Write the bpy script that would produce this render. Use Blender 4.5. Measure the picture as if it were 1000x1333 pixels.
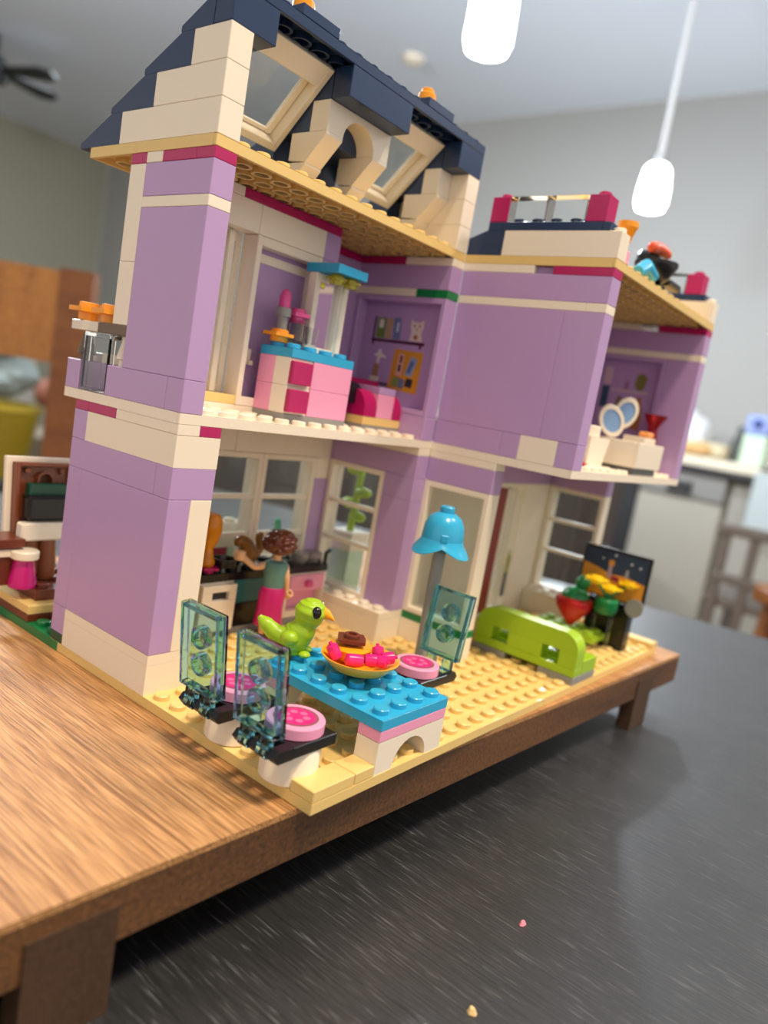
import bpy, bmesh, math, random
from mathutils import Vector, Matrix, Euler
random.seed(7)
for o in list(bpy.data.objects): bpy.data.objects.remove(o, do_unlink=True)
SC = bpy.context.scene
COL = SC.collection
S = 0.008                 # one toy stud in metres
OFF = 0.75 + 4.2 * S      # world height of the toy base plate's top face
PI = math.pi

# ------------------------------------------------------------------ camera
cam = bpy.data.cameras.new('camera'); camo = bpy.data.objects.new('camera', cam); COL.objects.link(camo)
cam.sensor_fit = 'VERTICAL'; cam.sensor_height = 36.0; cam.lens = 981.08 / 1333 * 36.0
cam.clip_start = 0.005; cam.clip_end = 60
RX, RY, RZ = (0.615148, -0.769710, 0.170703), (-0.008902, -0.223282, -0.974713), (0.788361, 0.598073, -0.144204)
m = Matrix(((RX[0], -RY[0], -RZ[0], -16.8078 * S), (RX[1], -RY[1], -RZ[1], -13.5414 * S), (RX[2], -RY[2], -RZ[2], 12.4822 * S + OFF), (0, 0, 0, 1)))
camo.matrix_world = m
cam.dof.use_dof = True; cam.dof.focus_distance = 0.222; cam.dof.aperture_fstop = 9.0
SC.camera = camo
# ------------------------------------------------------------------ world, lights, exposure
SC.view_settings.view_transform = 'Standard'; SC.view_settings.look = 'None'
SC.view_settings.gamma = 1.0; SC.view_settings.use_curve_mapping = False
SC.view_settings.exposure = 0.42
w = bpy.data.worlds.new('world'); SC.world = w; w.use_nodes = True
w.node_tree.nodes['Background'].inputs[0].default_value = (1.0, 0.93, 0.86, 1); w.node_tree.nodes['Background'].inputs[1].default_value = 0.72
def light(name, loc, power, color, size, target=None, shape='DISK', spread=PI):
    l = bpy.data.lights.new(name, 'AREA'); l.energy = power; l.color = color; l.shape = shape; l.size = size; l.spread = spread
    o = bpy.data.objects.new(name, l); COL.objects.link(o); o.location = loc
    d = Vector(target) - Vector(loc) if target else Vector((0, 0, -1))
    o.rotation_euler = d.to_track_quat('-Z', 'Y').to_euler()
    return o
WARM = (1.0, 0.80, 0.56)
light('ceiling_lamp_light', (-0.15, -0.55, 2.5), 24, WARM, 0.22)
light('ceiling_lamp_light', (0.75, -0.75, 2.5), 16, (1.0, .88, .76), 0.22)
light('ceiling_lamp_light', (2.6, 1.9, 2.55), 8, (.95, .97, 1.0), 0.3)
light('ceiling_lamp_light', (2.4, 4.6, 2.55), 14, (.86, .95, 1.0), 0.4)
def fill_point(name, loc, power, color, r):
    l = bpy.data.lights.new(name, 'POINT'); l.energy = power; l.color = color; l.shadow_soft_size = r
    o = bpy.data.objects.new(name, l); COL.objects.link(o); o.location = loc
fill_point('added_fill_light', (0.3, 2.4, 2.05), 85, (.95, .98, 1.0), .12)  # added fill for ceiling and left wall, no fixture behind it
fill_point('added_fill_light', (1.9, -.8, 2.0), 15, (.97, .98, 1.0), .12)  # second added fill, out of view on the kitchen side

# ------------------------------------------------------------------ materials
def lin(c):
    if isinstance(c, str): c = [int(c[i:i + 2], 16) / 255 for i in (0, 2, 4)]
    return tuple((x / 12.92 if x <= .04045 else ((x + .055) / 1.055) ** 2.4) for x in c) + (1.0,)
MATS = {}
def mat(name, col, rough=.3, metal=0, trans=0, ior=1.5, emit=None, es=0, bump=0, bscale=200, var=0, coat=0):
    if name in MATS: return MATS[name]
    M = bpy.data.materials.new(name); M.use_nodes = True; nt = M.node_tree; b = nt.nodes['Principled BSDF']
    b.inputs['Base Color'].default_value = lin(col); b.inputs['Roughness'].default_value = rough; b.inputs['Metallic'].default_value = metal
    b.inputs['Transmission Weight'].default_value = trans; b.inputs['IOR'].default_value = ior
    if coat: b.inputs['Coat Weight'].default_value = coat
    if emit: b.inputs['Emission Color'].default_value = lin(emit); b.inputs['Emission Strength'].default_value = es
    if bump or var:
        tc = nt.nodes.new('ShaderNodeTexCoord'); n = nt.nodes.new('ShaderNodeTexNoise'); n.inputs['Scale'].default_value = bscale; n.inputs['Detail'].default_value = 4
        nt.links.new(tc.outputs['Object'], n.inputs['Vector'])
        if bump:
            bp = nt.nodes.new('ShaderNodeBump'); bp.inputs['Strength'].default_value = bump; bp.inputs['Distance'].default_value = .002
            nt.links.new(n.outputs['Fac'], bp.inputs['Height']); nt.links.new(bp.outputs['Normal'], b.inputs['Normal'])
        if var:
            h = nt.nodes.new('ShaderNodeHueSaturation'); h.inputs['Color'].default_value = lin(col)
            mr = nt.nodes.new('ShaderNodeMapRange'); mr.inputs[3].default_value = 1 - var; mr.inputs[4].default_value = 1 + var
            nt.links.new(n.outputs['Fac'], mr.inputs[0]); nt.links.new(mr.outputs[0], h.inputs['Value']); nt.links.new(h.outputs[0], b.inputs['Base Color'])
    MATS[name] = M; return M
def pane(name, col, gloss=.08):          # thin clear sheet: see-through with a fresnel sheen
    M = bpy.data.materials.new(name); M.use_nodes = True; nt = M.node_tree; nt.nodes.clear()
    o = nt.nodes.new('ShaderNodeOutputMaterial'); mx = nt.nodes.new('ShaderNodeMixShader'); t = nt.nodes.new('ShaderNodeBsdfTransparent'); g = nt.nodes.new('ShaderNodeBsdfGlossy')
    lw = nt.nodes.new('ShaderNodeLayerWeight'); pw = nt.nodes.new('ShaderNodeMath'); pw.operation = 'POWER'; pw.inputs[1].default_value = 4.0; f = nt.nodes.new('ShaderNodeMath'); f.operation = 'MULTIPLY_ADD'; f.inputs[1].default_value = .6; f.inputs[2].default_value = .03
    nt.links.new(lw.outputs['Facing'], pw.inputs[0]); nt.links.new(pw.outputs[0], f.inputs[0])
    t.inputs['Color'].default_value = lin(col); g.inputs['Roughness'].default_value = gloss
    nt.links.new(f.outputs[0], mx.inputs[0]); nt.links.new(t.outputs[0], mx.inputs[1]); nt.links.new(g.outputs[0], mx.inputs[2]); nt.links.new(mx.outputs[0], o.inputs[0])
    MATS[name] = M; return M
def wood(name, c1, c2, sc=(60, 3, 60), rot=0, rough=.45, fine=900, bump=.25, w2=.5):
    M = bpy.data.materials.new(name); M.use_nodes = True; nt = M.node_tree; b = nt.nodes['Principled BSDF']; b.inputs['Roughness'].default_value = rough
    tc = nt.nodes.new('ShaderNodeTexCoord'); mp = nt.nodes.new('ShaderNodeMapping'); mp.inputs['Rotation'].default_value = (0, 0, rot); mp.inputs['Scale'].default_value = sc
    n = nt.nodes.new('ShaderNodeTexNoise'); n.inputs['Scale'].default_value = 1.0; n.inputs['Detail'].default_value = 6; n.inputs['Roughness'].default_value = .6
    mp2 = nt.nodes.new('ShaderNodeMapping'); mp2.inputs['Rotation'].default_value = (0, 0, rot); mp2.inputs['Scale'].default_value = (fine, fine * .04, fine)
    n2 = nt.nodes.new('ShaderNodeTexNoise'); n2.inputs['Scale'].default_value = 1.0; n2.inputs['Detail'].default_value = 3
    ad = nt.nodes.new('ShaderNodeMix'); ad.data_type = 'FLOAT'; ad.inputs[0].default_value = w2
    cr = nt.nodes.new('ShaderNodeValToRGB'); cr.color_ramp.elements[0].position = .36; cr.color_ramp.elements[1].position = .64
    cr.color_ramp.elements[0].color = lin(c1); cr.color_ramp.elements[1].color = lin(c2)
    bp = nt.nodes.new('ShaderNodeBump'); bp.inputs['Strength'].default_value = bump; bp.inputs['Distance'].default_value = .0006
    L = nt.links.new
    L(tc.outputs['Object'], mp.inputs[0]); L(mp.outputs[0], n.inputs['Vector']); L(tc.outputs['Object'], mp2.inputs[0]); L(mp2.outputs[0], n2.inputs['Vector'])
    L(n.outputs['Fac'], ad.inputs[2]); L(n2.outputs['Fac'], ad.inputs[3]); L(ad.outputs[0], cr.inputs[0]); L(cr.outputs[0], b.inputs['Base Color'])
    L(n2.outputs['Fac'], bp.inputs['Height']); L(bp.outputs[0], b.inputs['Normal'])
    MATS[name] = M; return M
WHITE = mat('white_plastic', 'f1e6d3', .28); LAV = mat('lavender_plastic', 'b898c9', .25); TAN = mat('tan_plastic', 'e6c67e', .32)
NAVY = mat('navy_plastic', '1d3458', .3); MAG = mat('magenta_plastic', 'b4135f', .25); GREEN = mat('green_plastic', '0f7a43', .28); DGREEN = mat('dark_green_plastic', '0b4a37', .3)
AZURE = mat('azure_plastic', '2fa9d8', .25); PINK = mat('pink_plastic', 'f0a0c4', .28); HOT = mat('bright_pink_plastic', 'dc4d92', .25); GREY = mat('grey_plastic', '8e8f8c', .35); DGREY = mat('dark_grey_plastic', '5d5f62', .35)
LIME = mat('lime_plastic', '9cc21f', .36); BLACK = mat('black_plastic', '101013', .25); RED = mat('red_plastic', 'b8141c', .22); BROWN = mat('reddish_brown_plastic', '6b2f1b', .28); MBROWN = mat('medium_brown_plastic', '8a4e2a', .35)
ORANGE = mat('orange_plastic', 'f7a01c', .28); YELLOW = mat('yellow_plastic', 'f6cf12', .28); TEAL = mat('teal_plastic', '1f6a72', .3); SAGE = mat('sage_plastic', '5b8580', .35); SKIN = mat('toy_skin_plastic', 'e8b98e', .4)
MINT = mat('mint_plastic', 'c3dcc6', .35); GOLDB = mat('golden_brown_plastic', '8a5c22', .3); CORAL = mat('coral_plastic', 'e0562f', .28); DPURPLE = mat('plum_print', '5c1f47', .4)
MAGF = mat('magenta_print', 'd3247c', .3); CORK = mat('orange_print', 'dc9a2c', .5)
TBLUE = mat('clear_blue_plastic', 'ade5f0', .04, trans=1, ior=1.24); CLEAR = mat('clear_plastic', 'f4f6f4', .05, trans=1, ior=1.3); TYEL = mat('clear_yellow_plastic', 'e9e04a', .08, trans=.8, ior=1.4)
TRED = mat('clear_red_plastic', 'c8102e', .08, trans=.75, ior=1.4); AMBER = mat('amber_plastic', 'f09a10', .12, trans=.35, ior=1.4); SMOKE = mat('smoky_clear_plastic', 'cfc8c4', .1, trans=.7, ior=1.4)
PANE = pane('window_pane_clear', 'f0f2f0'); 
MIRROR = mat('mirror_glass', 'e8e4ea', .02, metal=1)
CHROME = mat('bright_metal', 'd8d8d8', .15, metal=1)

# ------------------------------------------------------------------ mesh builder
class MB:
    def __init__(s): s.v = []; s.f = []
    def add(s, vs, fs):
        k = len(s.v); s.v += [tuple(v) for v in vs]; s.f += [tuple(i + k for i in f) for f in fs]; return s
    def box(s, x0, y0, z0, x1, y1, z1, b=.03):
        b = min(b, (x1 - x0) * .3, (y1 - y0) * .3, (z1 - z0) * .3)
        lo, hi = (x0, y0, z0), (x1, y1, z1); vs = []; idx = {}
        for sx in (0, 1):
            for sy in (0, 1):
                for sz in (0, 1):
                    c = [hi[i] if q else lo[i] for i, q in enumerate((sx, sy, sz))]
                    for ax in range(3):
                        p = [c[i] + (0 if i == ax else (-b if (sx, sy, sz)[i] else b)) for i in range(3)]
                        idx[sx, sy, sz, ax] = len(vs); vs.append(p)
        fs = []
        for ax in range(3):
            o = [i for i in range(3) if i != ax]
            for q in (0, 1):
                r = []
                for a, bb in ((0, 0), (1, 0), (1, 1), (0, 1)):
                    k = [0, 0, 0]; k[ax] = q; k[o[0]] = a; k[o[1]] = bb; r.append(idx[k[0], k[1], k[2], ax])
                fs.append(r if (q == 1) == (ax != 1) else r[::-1])
        for ax in range(3):       # edges along ax
            o = [i for i in range(3) if i != ax]
            for a in (0, 1):
                for bb in (0, 1):
                    k0 = [0, 0, 0]; k0[o[0]] = a; k0[o[1]] = bb; k1 = list(k0); k1[ax] = 1
                    r = [idx[(*k0, o[0])], idx[(*k0, o[1])], idx[(*k1, o[1])], idx[(*k1, o[0])]]
                    fs.append(r if ((a + bb) % 2 == 0) == (ax != 1) else r[::-1])
        for sx in (0, 1):
            for sy in (0, 1):
                for sz in (0, 1):
                    r = [idx[sx, sy, sz, 0], idx[sx, sy, sz, 1], idx[sx, sy, sz, 2]]
                    fs.append(r if (sx + sy + sz) % 2 else r[::-1])
        return s.add(vs, fs)
    def lathe(s, prof, cx=0, cy=0, n=20, a0=0, axis='z', base=0):
        # profile of (radius, height); axis z by default, or x / y through (cx, cy) as the two other coordinates
        vs = []; fs = []; P = len(prof)
        for r, h in prof:
            for k in range(n):
                a = a0 + 2 * PI * k / n; u, v = r * math.cos(a), r * math.sin(a)
                vs.append({'z': (cx + u, cy + v, h), 'x': (h, cx + u, cy + v), 'y': (cx + u, h, cy - v)}[axis])
        for i in range(P - 1):
            for k in range(n): fs.append((i * n + k, i * n + (k + 1) % n, (i + 1) * n + (k + 1) % n, (i + 1) * n + k))
        ring = prof[0] == prof[-1]
        if prof[0][0] > 1e-6 and not ring: fs.append(tuple(range(n))[::-1])
        if prof[-1][0] > 1e-6 and not ring: fs.append(tuple((P - 1) * n + k for k in range(n)))
        return s.add(vs, fs)
    def cyl(s, cx, cy, z0, z1, r, n=20, c=.04, axis='z'):
        c = min(c, (z1 - z0) * .3, r * .4)
        return s.lathe([(r - c, z0), (r, z0 + c), (r, z1 - c), (r - c, z1)], cx, cy, n, axis=axis)
    def stud(s, cx, cy, z, r=.3, n=16, h=.2): return s.lathe([(r, z), (r, z + h - .04), (r - .04, z + h)], cx, cy, n)
    def prism(s, pts, a0, a1, axis='x'):   # pts: 2D outline counter-clockwise; x: (y,z); y: (x,z); z: (x,y)
        n = len(pts); P = lambda p, a: {'x': (a, p[0], p[1]), 'y': (p[0], a, p[1]), 'z': (p[0], p[1], a)}[axis]
        vs = [P(p, a0) for p in pts] + [P(p, a1) for p in pts]
        fs = [tuple(range(n))[::-1], tuple(range(n, 2 * n))] + [(i, (i + 1) % n, n + (i + 1) % n, n + i) for i in range(n)]
        if axis == 'y': fs = [f[::-1] for f in fs]
        return s.add(vs, fs)
    def tube(s, path, rad, n=8):
        rad = rad if isinstance(rad, (list, tuple)) else [rad] * len(path); path = [Vector(p) for p in path]; vs = []; fs = []; up = None
        for i, p in enumerate(path):
            t = (path[min(i + 1, len(path) - 1)] - path[max(i - 1, 0)]).normalized()
            if up is None: up = t.orthogonal().normalized()
            up = (up - t * up.dot(t)).normalized(); sd = t.cross(up)
            for k in range(n):
                a = 2 * PI * k / n; vs.append(p + (up * math.cos(a) + sd * math.sin(a)) * rad[i])
        L = len(path)
        for i in range(L - 1):
            for k in range(n): fs.append((i * n + k, i * n + (k + 1) % n, (i + 1) * n + (k + 1) % n, (i + 1) * n + k))
        fs += [tuple(range(n))[::-1], tuple((L - 1) * n + k for k in range(n))]
        return s.add(vs, fs)
    def ell(s, c, r, n=16, m=10):
        prof = [(max(0, math.sin(PI * i / m)), -math.cos(PI * i / m)) for i in range(m + 1)]; t = MB().lathe(prof, n=n)
        return s.add([(c[0] + v[0] * r[0], c[1] + v[1] * r[1], c[2] + v[2] * r[2]) for v in t.v], t.f)
    def tf(s, M): s.v = [tuple(M @ Vector(v)) for v in s.v]; return s
    def studded(s, x0, y0, nx, ny, zt, n=16, h=.2, r=.3, skip=()):  # one sheet with its studs welded in
        idx = {}; vs = []; fs = []
        def c(i, j):
            if (i, j) not in idx: idx[i, j] = len(vs); vs.append((x0 + i, y0 + j, zt))
            return idx[i, j]
        q = n // 4
        for i in range(nx):
            for j in range(ny):
                K = [c(i + 1, j + 1), c(i, j + 1), c(i, j), c(i + 1, j)]
                if (i, j) in skip: fs.append((K[2], K[3], K[0], K[1])); continue
                b = len(vs); cx, cy = x0 + i + .5, y0 + j + .5
                for rr, zz in ((r, zt), (r, zt + h - .035), (r - .035, zt + h)):
                    for k in range(n): a = 2 * PI * k / n; vs.append((cx + rr * math.cos(a), cy + rr * math.sin(a), zz))
                for k in range(n): fs.append((K[k // q], b + (k + 1) % n, b + k))
                for a in range(4): fs.append((K[a], K[(a + 1) % 4], b + ((a + 1) * q) % n))
                for t in (0, 1):
                    for k in range(n): fs.append((b + t * n + k, b + t * n + (k + 1) % n, b + (t + 1) * n + (k + 1) % n, b + (t + 1) * n + k))
                fs.append(tuple(b + 2 * n + k for k in range(n)))
        return s.add(vs, fs)
    def plate(s, x0, y0, nx, ny, z0, z1, hollow=False, skip=(), n=16):
        s.studded(x0, y0, nx, ny, z1, n=n, skip=skip); x1, y1 = x0 + nx, y0 + ny
        if not hollow: return s.box(x0, y0, z0, x1, y1, z1 - .002, .02)
        t = .16; zi = z1 - .14
        s.box(x0 + .08, y0 + .08, zi, x1 - .08, y1 - .08, z1 - .004, .01); zt = z1 - .002
        s.box(x0, y0, z0, x1, y0 + t, zt, .02); s.box(x0, y1 - t, z0, x1, y1, zt, .02); s.box(x0, y0 + t, z0, x0 + t, y1 - t, zt, .005); s.box(x1 - t, y0 + t, z0, x1, y1 - t, zt, .005)
        for i in range(1, nx):
            for j in range(1, ny): s.lathe([(.3, zi), (.3, z0 + .01), (.41, z0 + .01), (.41, zi)], x0 + i, y0 + j, 14)
        return s
    def mesh(s, name, M, org=(0, 0, 0), sc=1.0, smooth=True, ang=.6):
        me = bpy.data.meshes.new(name); me.from_pydata([((v[0] - org[0]) * sc, (v[1] - org[1]) * sc, (v[2] - org[2]) * sc) for v in s.v], [], s.f)
        me.materials.append(M)
        if smooth:
            me.polygons.foreach_set('use_smooth', [True] * len(me.polygons)); me.set_sharp_from_angle(angle=ang)
        return me
UN = {'s': S, 'o': OFF}
def toy(): UN['s'] = S; UN['o'] = OFF
def room(): UN['s'] = 1.0; UN['o'] = 0.0
ORG = {}
def link(o, parent, org):
    COL.objects.link(o); ORG[o.name] = tuple(org); s = UN['s']
    if parent is None: o.location = (org[0] * s, org[1] * s, org[2] * s + UN['o'])
    else:
        o.parent = parent; po = ORG[parent.name]; o.location = tuple((org[i] - po[i]) * s for i in range(3))
    return o
def tag(o, label=None, cat=None, group=None, kind=None):
    for k, v in (('label', label), ('category', cat), ('group', group), ('kind', kind)):
        if v: o[k] = v
    return o
def thing(name, label, cat, org, group=None, rz=0):
    o = bpy.data.objects.new(name, None); o.empty_display_size = .01; link(o, None, org); o.rotation_euler[2] = rz
    return tag(o, label, cat, group)
def ob(name, mb, M, parent=None, org=None, smooth=True, label=None, ang=.6):
    if org is None: org = ORG[parent.name] if parent is not None else tuple(sum(v[i] for v in mb.v) / len(mb.v) if i < 2 else min(v[2] for v in mb.v) for i in range(3))
    o = bpy.data.objects.new(name, mb.mesh(name, M, org, UN['s'], smooth, ang)); link(o, parent, org)
    if label: o['label'] = label
    return o
BC = {}
G_ = .004
def brick(parent, x0, y0, z0, x1, y1, z1, M, name='brick', studs=False, bev=.022, label=None):   # one toy brick or plate: alike ones share mesh data
    k = (round(x1 - x0, 3), round(y1 - y0, 3), round(z1 - z0, 3), M.name, studs, name, bev)
    if k not in BC:
        d = k; mb = MB().box(G_, G_, G_, d[0] - G_, d[1] - G_, d[2] - G_ * .5, bev)
        if studs:
            for i in range(int(round(d[0]))):
                for j in range(int(round(d[1]))): mb.stud(i + .5, j + .5, d[2])
        BC[k] = mb.mesh(name, M, (0, 0, 0), S)
    o = bpy.data.objects.new(name, BC[k]); link(o, parent, (x0, y0, z0))
    if label: o['label'] = label
    return o
def plates(parent, rows, M=None, **k):
    for r in rows: brick(parent, *r[:6], r[6] if len(r) > 6 else M, **k)
def copy_tree(o, loc=None, parent=None):
    c = o.copy(); COL.objects.link(c); c.parent = parent
    if parent is not None: c.matrix_parent_inverse = o.matrix_parent_inverse.copy()
    for ch in list(o.children): copy_tree(ch, None, c)
    if loc: c.location = loc
    return c
def at(x, y, z): return (x * S, y * S, z * S + OFF)
def skin(pts, edges, rads, sub=2, root=0):
    me = bpy.data.meshes.new('sk'); me.from_pydata([Vector(p) for p in pts], edges, []); o = bpy.data.objects.new('sk', me); COL.objects.link(o)
    o.modifiers.new('s', 'SKIN'); d = me.skin_vertices[0].data
    for i, r in enumerate(rads): d[i].radius = (r, r) if not isinstance(r, tuple) else r; d[i].use_root = (i == root)
    sb = o.modifiers.new('b', 'SUBSURF'); sb.levels = sub; sb.render_levels = sub
    dg = bpy.context.evaluated_depsgraph_get(); e = o.evaluated_get(dg); m2 = e.to_mesh(); mb = MB()
    mb.add([tuple(v.co) for v in m2.vertices], [tuple(p.vertices) for p in m2.polygons]); e.to_mesh_clear(); bpy.data.objects.remove(o, do_unlink=True); bpy.data.meshes.remove(me)
    return mb
def print_poly(parent, name, pts, M, label=None):   # a flat print: 4 or more coplanar 3D points
    return ob(name, MB().add(pts, [tuple(range(len(pts)))]), M, parent, smooth=False, label=label)

# ================================================================== ROOM (metres)
room()
WALLM = mat('painted_wall', '9f9f9c', .7, bump=.08, bscale=120); CEILM = mat('painted_ceiling', 'dfe7f2', .8, bump=.05, bscale=90); WALL2 = mat('shaded_wall', '9c9a88', .7, bump=.08, bscale=120)
FLOORM = wood('floor_boards', '5a4632', '7d6348', (3, 30, 3), 0, .4, 200, .1)
H = 2.62; X0, X1, Y0, Y1 = -3.2, 3.8, -3.4, 6.7
def struct(name, mb, M): o = ob(name, mb, M, None, (0, 0, 0)); o['kind'] = 'structure'; return o
fl = struct('floor', MB().box(X0, Y0, -.06, X1, Y1, -.012, 0.001), mat('subfloor', '4a3a2a', .6))
bw = .14; k = 0; cache = {}
for i in range(int((X1 - X0) / bw)):
    mbp = None
    if 'b' not in cache: cache['b'] = MB().box(0.002, 0, 0, bw - .002, Y1 - Y0, .012, .002).mesh('floor_board', FLOORM)
    o = bpy.data.objects.new('floor_board', cache['b']); o.parent = fl; COL.objects.link(o); o.location = (X0 + i * bw, Y0, -.012)
struct('ceiling', MB().box(X0, Y0, H, X1, Y1, H + .06, .001), CEILM)
struct('wall_right', MB().box(X1, Y0, 0, X1 + .1, Y1, H, .001), WALLM)
struct('wall_back', MB().box(X0, Y1, 0, X1, Y1 + .1, H, .001), WALL2)
struct('baseboard_right', MB().box(X1 - .015, Y0, 0, X1, Y1, .1, .004), WHITE)
struct('baseboard_back', MB().box(X0, Y1 - .015, 0, X1, Y1, .1, .004), WHITE)

# black table
tr = math.radians(9); TABM = wood('black_grained_table', '0c0c0d', '26272a', (90, 6, 90), -tr, .40, 1500, .5, .65)
ex, ey = (math.cos(tr), math.sin(tr)), (-math.sin(tr), math.cos(tr))
def tp(u, v): return (u * ex[0] + v * ey[0], u * ex[1] + v * ey[1])
nt = TABM.node_tree; L_ = nt.links.new; nt.nodes['Principled BSDF'].inputs['IOR'].default_value = 1.95; bs = nt.nodes['Principled BSDF']; old = bs.inputs['Base Color'].links[0].from_socket
tc = nt.nodes.new('ShaderNodeTexCoord'); mp = nt.nodes.new('ShaderNodeMapping'); mp.inputs['Rotation'].default_value = (0, 0, -tr); mp.inputs['Scale'].default_value = (1500, 95, 1500)
ns = nt.nodes.new('ShaderNodeTexNoise'); ns.inputs['Scale'].default_value = 1; ns.inputs['Detail'].default_value = 2.5
rp_ = nt.nodes.new('ShaderNodeMapRange'); rp_.inputs[1].default_value = .60; rp_.inputs[2].default_value = .70; rp_.inputs[3].default_value = 0; rp_.inputs[4].default_value = .46
mx = nt.nodes.new('ShaderNodeMix'); mx.data_type = 'RGBA'; mx.inputs[7].default_value = lin('77767a')
L_(tc.outputs['Object'], mp.inputs[0]); L_(mp.outputs[0], ns.inputs['Vector']); L_(ns.outputs['Fac'], rp_.inputs[0]); L_(rp_.outputs[0], mx.inputs[0]); L_(old, mx.inputs[6]); L_(mx.outputs[2], bs.inputs['Base Color'])
bt = thing('dining_table', 'large black wood-grain dining table carrying the wooden board and dollhouse', 'table', (0, 0, 0))
ob('tabletop', MB().prism([tp(-1.0, -.85), tp(.52, -.85), tp(.52, .5), tp(-1.0, .5)], .72, .75, 'z'), TABM, bt, (0, 0, .72), smooth=False)
for u in (-.93, .45):
    for v in (-.78, .43):
        c = tp(u, v); ob('leg', MB().box(c[0] - .035, c[1] - .035, 0.001, c[0] + .035, c[1] + .035, .72, .004), TABM, bt)
# pendants
def pendant(name, x, y, zb, zt, r, label):
    t = thing(name, label, 'lamp', (x, y, zb), 'white glass pendant lamps')
    glow = mat('lit_lamp_glass', 'ffffff', .3, emit='f2f8ff', es=9)
    ob('lamp_glass', MB().lathe([(r * .55, zb + .004), (r * .85, zb), (r, zb + .02), (r * .97, (zb + zt) / 2), (r * .82, zt - .015), (r * .6, zt), (.012, zt + .004)], x, y, 28), glow, t)
    ob('cap', MB().lathe([(.022, zt + .002), (.022, zt + .03), (.006, zt + .04)], x, y, 16), CHROME, t)
    ob('rod', MB().cyl(x, y, zt + .03, H - .02, .009, 10, .001), mat('lamp_rod_white', 'd9dadb', .4), t)
    ob('ceiling_rose', MB().lathe([(.06, H - .024), (.06, H - .001)], x, y, 20), CHROME, t)
    l = bpy.data.lights.new(name + '_light', 'POINT'); l.energy = 27; l.color = (.80, .90, 1.0); l.shadow_soft_size = r
    lo = bpy.data.objects.new(name + '_light', l); COL.objects.link(lo); lo.parent = t; lo.location = (0, 0, -.05)
pendant('pendant_lamp', 1.45, 1.03, 1.742, 1.95, .056, 'nearer glowing white pendant lamp, cut by the top of the photo')
pendant('pendant_lamp', 2.50, .98, 1.688, 1.832, .052, 'farther glowing white pendant lamp hanging above the roof terrace')
# ceiling fan
fan = thing('ceiling_fan', 'dark five-bladed ceiling fan on the far ceiling', 'fan', (2.02, 4.99, 2.4))
FM = mat('fan_dark', '1c2123', .5)
ob('motor', MB().lathe([(.03, 2.34), (.07, 2.36), (.08, 2.44), (.04, 2.5)], 2.02, 4.99, 20), FM, fan)
ob('rod', MB().cyl(2.02, 4.99, 2.49, H - .001, .012, 10, .001), FM, fan)
for k in range(5):
    M4 = Matrix.Translation((2.02, 4.99, 2.42)) @ Matrix.Rotation(math.radians(-64.5 + 72 * k), 4, 'Z') @ Matrix.Rotation(-.22, 4, 'X')
    ob('blade', MB().prism([(.06, -.035), (.34, -.065), (.41, -.03), (.41, .03), (.34, .065), (.06, .035)], -.005, .005, 'z').tf(M4), FM, fan, smooth=False)
tag(ob('smoke_detector', MB().lathe([(.03, H - .035), (.055, H - .02), (.06, H - .001)], 3.02, 2.6, 20), WHITE), 'round white smoke detector on the ceiling', 'detector')
# dining chair behind the table
CW = wood('chair_wood', '6a3d1c', '8a5426', (8, 8, 40), 0, .42, 300, .1); CW2 = wood('chair_wood_light', '8a5526', 'b87f3c', (30, 30, 6), 0, .42, 300, .15)
lx, ly = -.6246, .7809; bx, by = .78, .62
ch = thing('dining_chair', 'brown wooden dining chair with an open back behind the black table', 'chair', (.369, .84, 0))
def cp(u, v): return (.369 + u * lx + v * bx, .84 + u * ly + v * by)       # u to the chair's other post, v away from the table
def slab(u0, u1, v0, v1, z0, z1): return MB().prism([cp(u0, v0), cp(u1, v0), cp(u1, v1), cp(u0, v1)], z0, z1, 'z')
for u in (-.042, .40): ob('post', slab(u, u + .042, -.008, .014, .001, .977), CW, ch, smooth=False)
ob('back_rail', slab(0, .40, -.006, .01, .858, .973), CW2, ch, smooth=False)
ob('back_rail', slab(0, .40, -.006, .01, .52, .56), CW, ch, smooth=False)
ob('seat', slab(-.02, .462, -.42, -.02, .44, .465), CW, ch, smooth=False)
for u in (-.02, .42): ob('leg', slab(u, u + .042, -.42, -.38, .001, .44), CW, ch, smooth=False)
# far left: shelf bench, yellow tub, grey laundry
sh = thing('low_bench', 'dark low bench under the yellow tub behind the dining chair', 'bench', (1.15, 2.6, 0))
DK = mat('dark_bench', '2e312f', .6)
ob('seat', MB().box(.85, 2.4, .36, 1.5, 2.8, .40, .004), DK, sh)
for x in (.87, 1.43):
    for y in (2.42, 2.73): ob('leg', MB().box(x, y, .001, x + .05, y + .05, .36, .004), DK, sh)
tub = thing('storage_tub', 'mustard yellow storage tub seen past the dining chair', 'tub', (1.1, 2.55, .4))
ob('body', MB().lathe([(.10, .402), (.13, .62), (.135, .64), (.12, .64), (.115, .6), (.09, .42), (.0, .42)], 1.1, 2.55, 24), mat('yellow_tub', '8a7412', .5), tub)
ob('rim', MB().lathe([(.12, .635), (.14, .635), (.14, .655), (.12, .655), (.12, .635)], 1.1, 2.55, 24), mat('yellow_rim', 'a58d22', .5), tub)
lb = MB()
for i in range(6): lb.ell((1.1 + random.uniform(-.05, .05), 2.55 + random.uniform(-.05, .05), .73 + .025 * i), (.09, .08, .06), 10, 6)
tag(ob('laundry_heap', lb, mat('grey_cloth', '7f8986', .9, var=.5, bscale=18)), 'heap of grey cloths piled in the yellow tub', 'laundry')
tag(ob('brown_pouch', MB().ell((1.195, 2.42, .71), (.04, .03, .05), 12, 8), mat('brown_leather', '7a4634', .6)), 'small brown pouch beside the grey cloths', 'pouch')
struct('trim_1', MB().box(1.52, 3.3, 0, 1.60, 3.36, 1.0, .004), mat('pale_post', '8a857c', .6))
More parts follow.
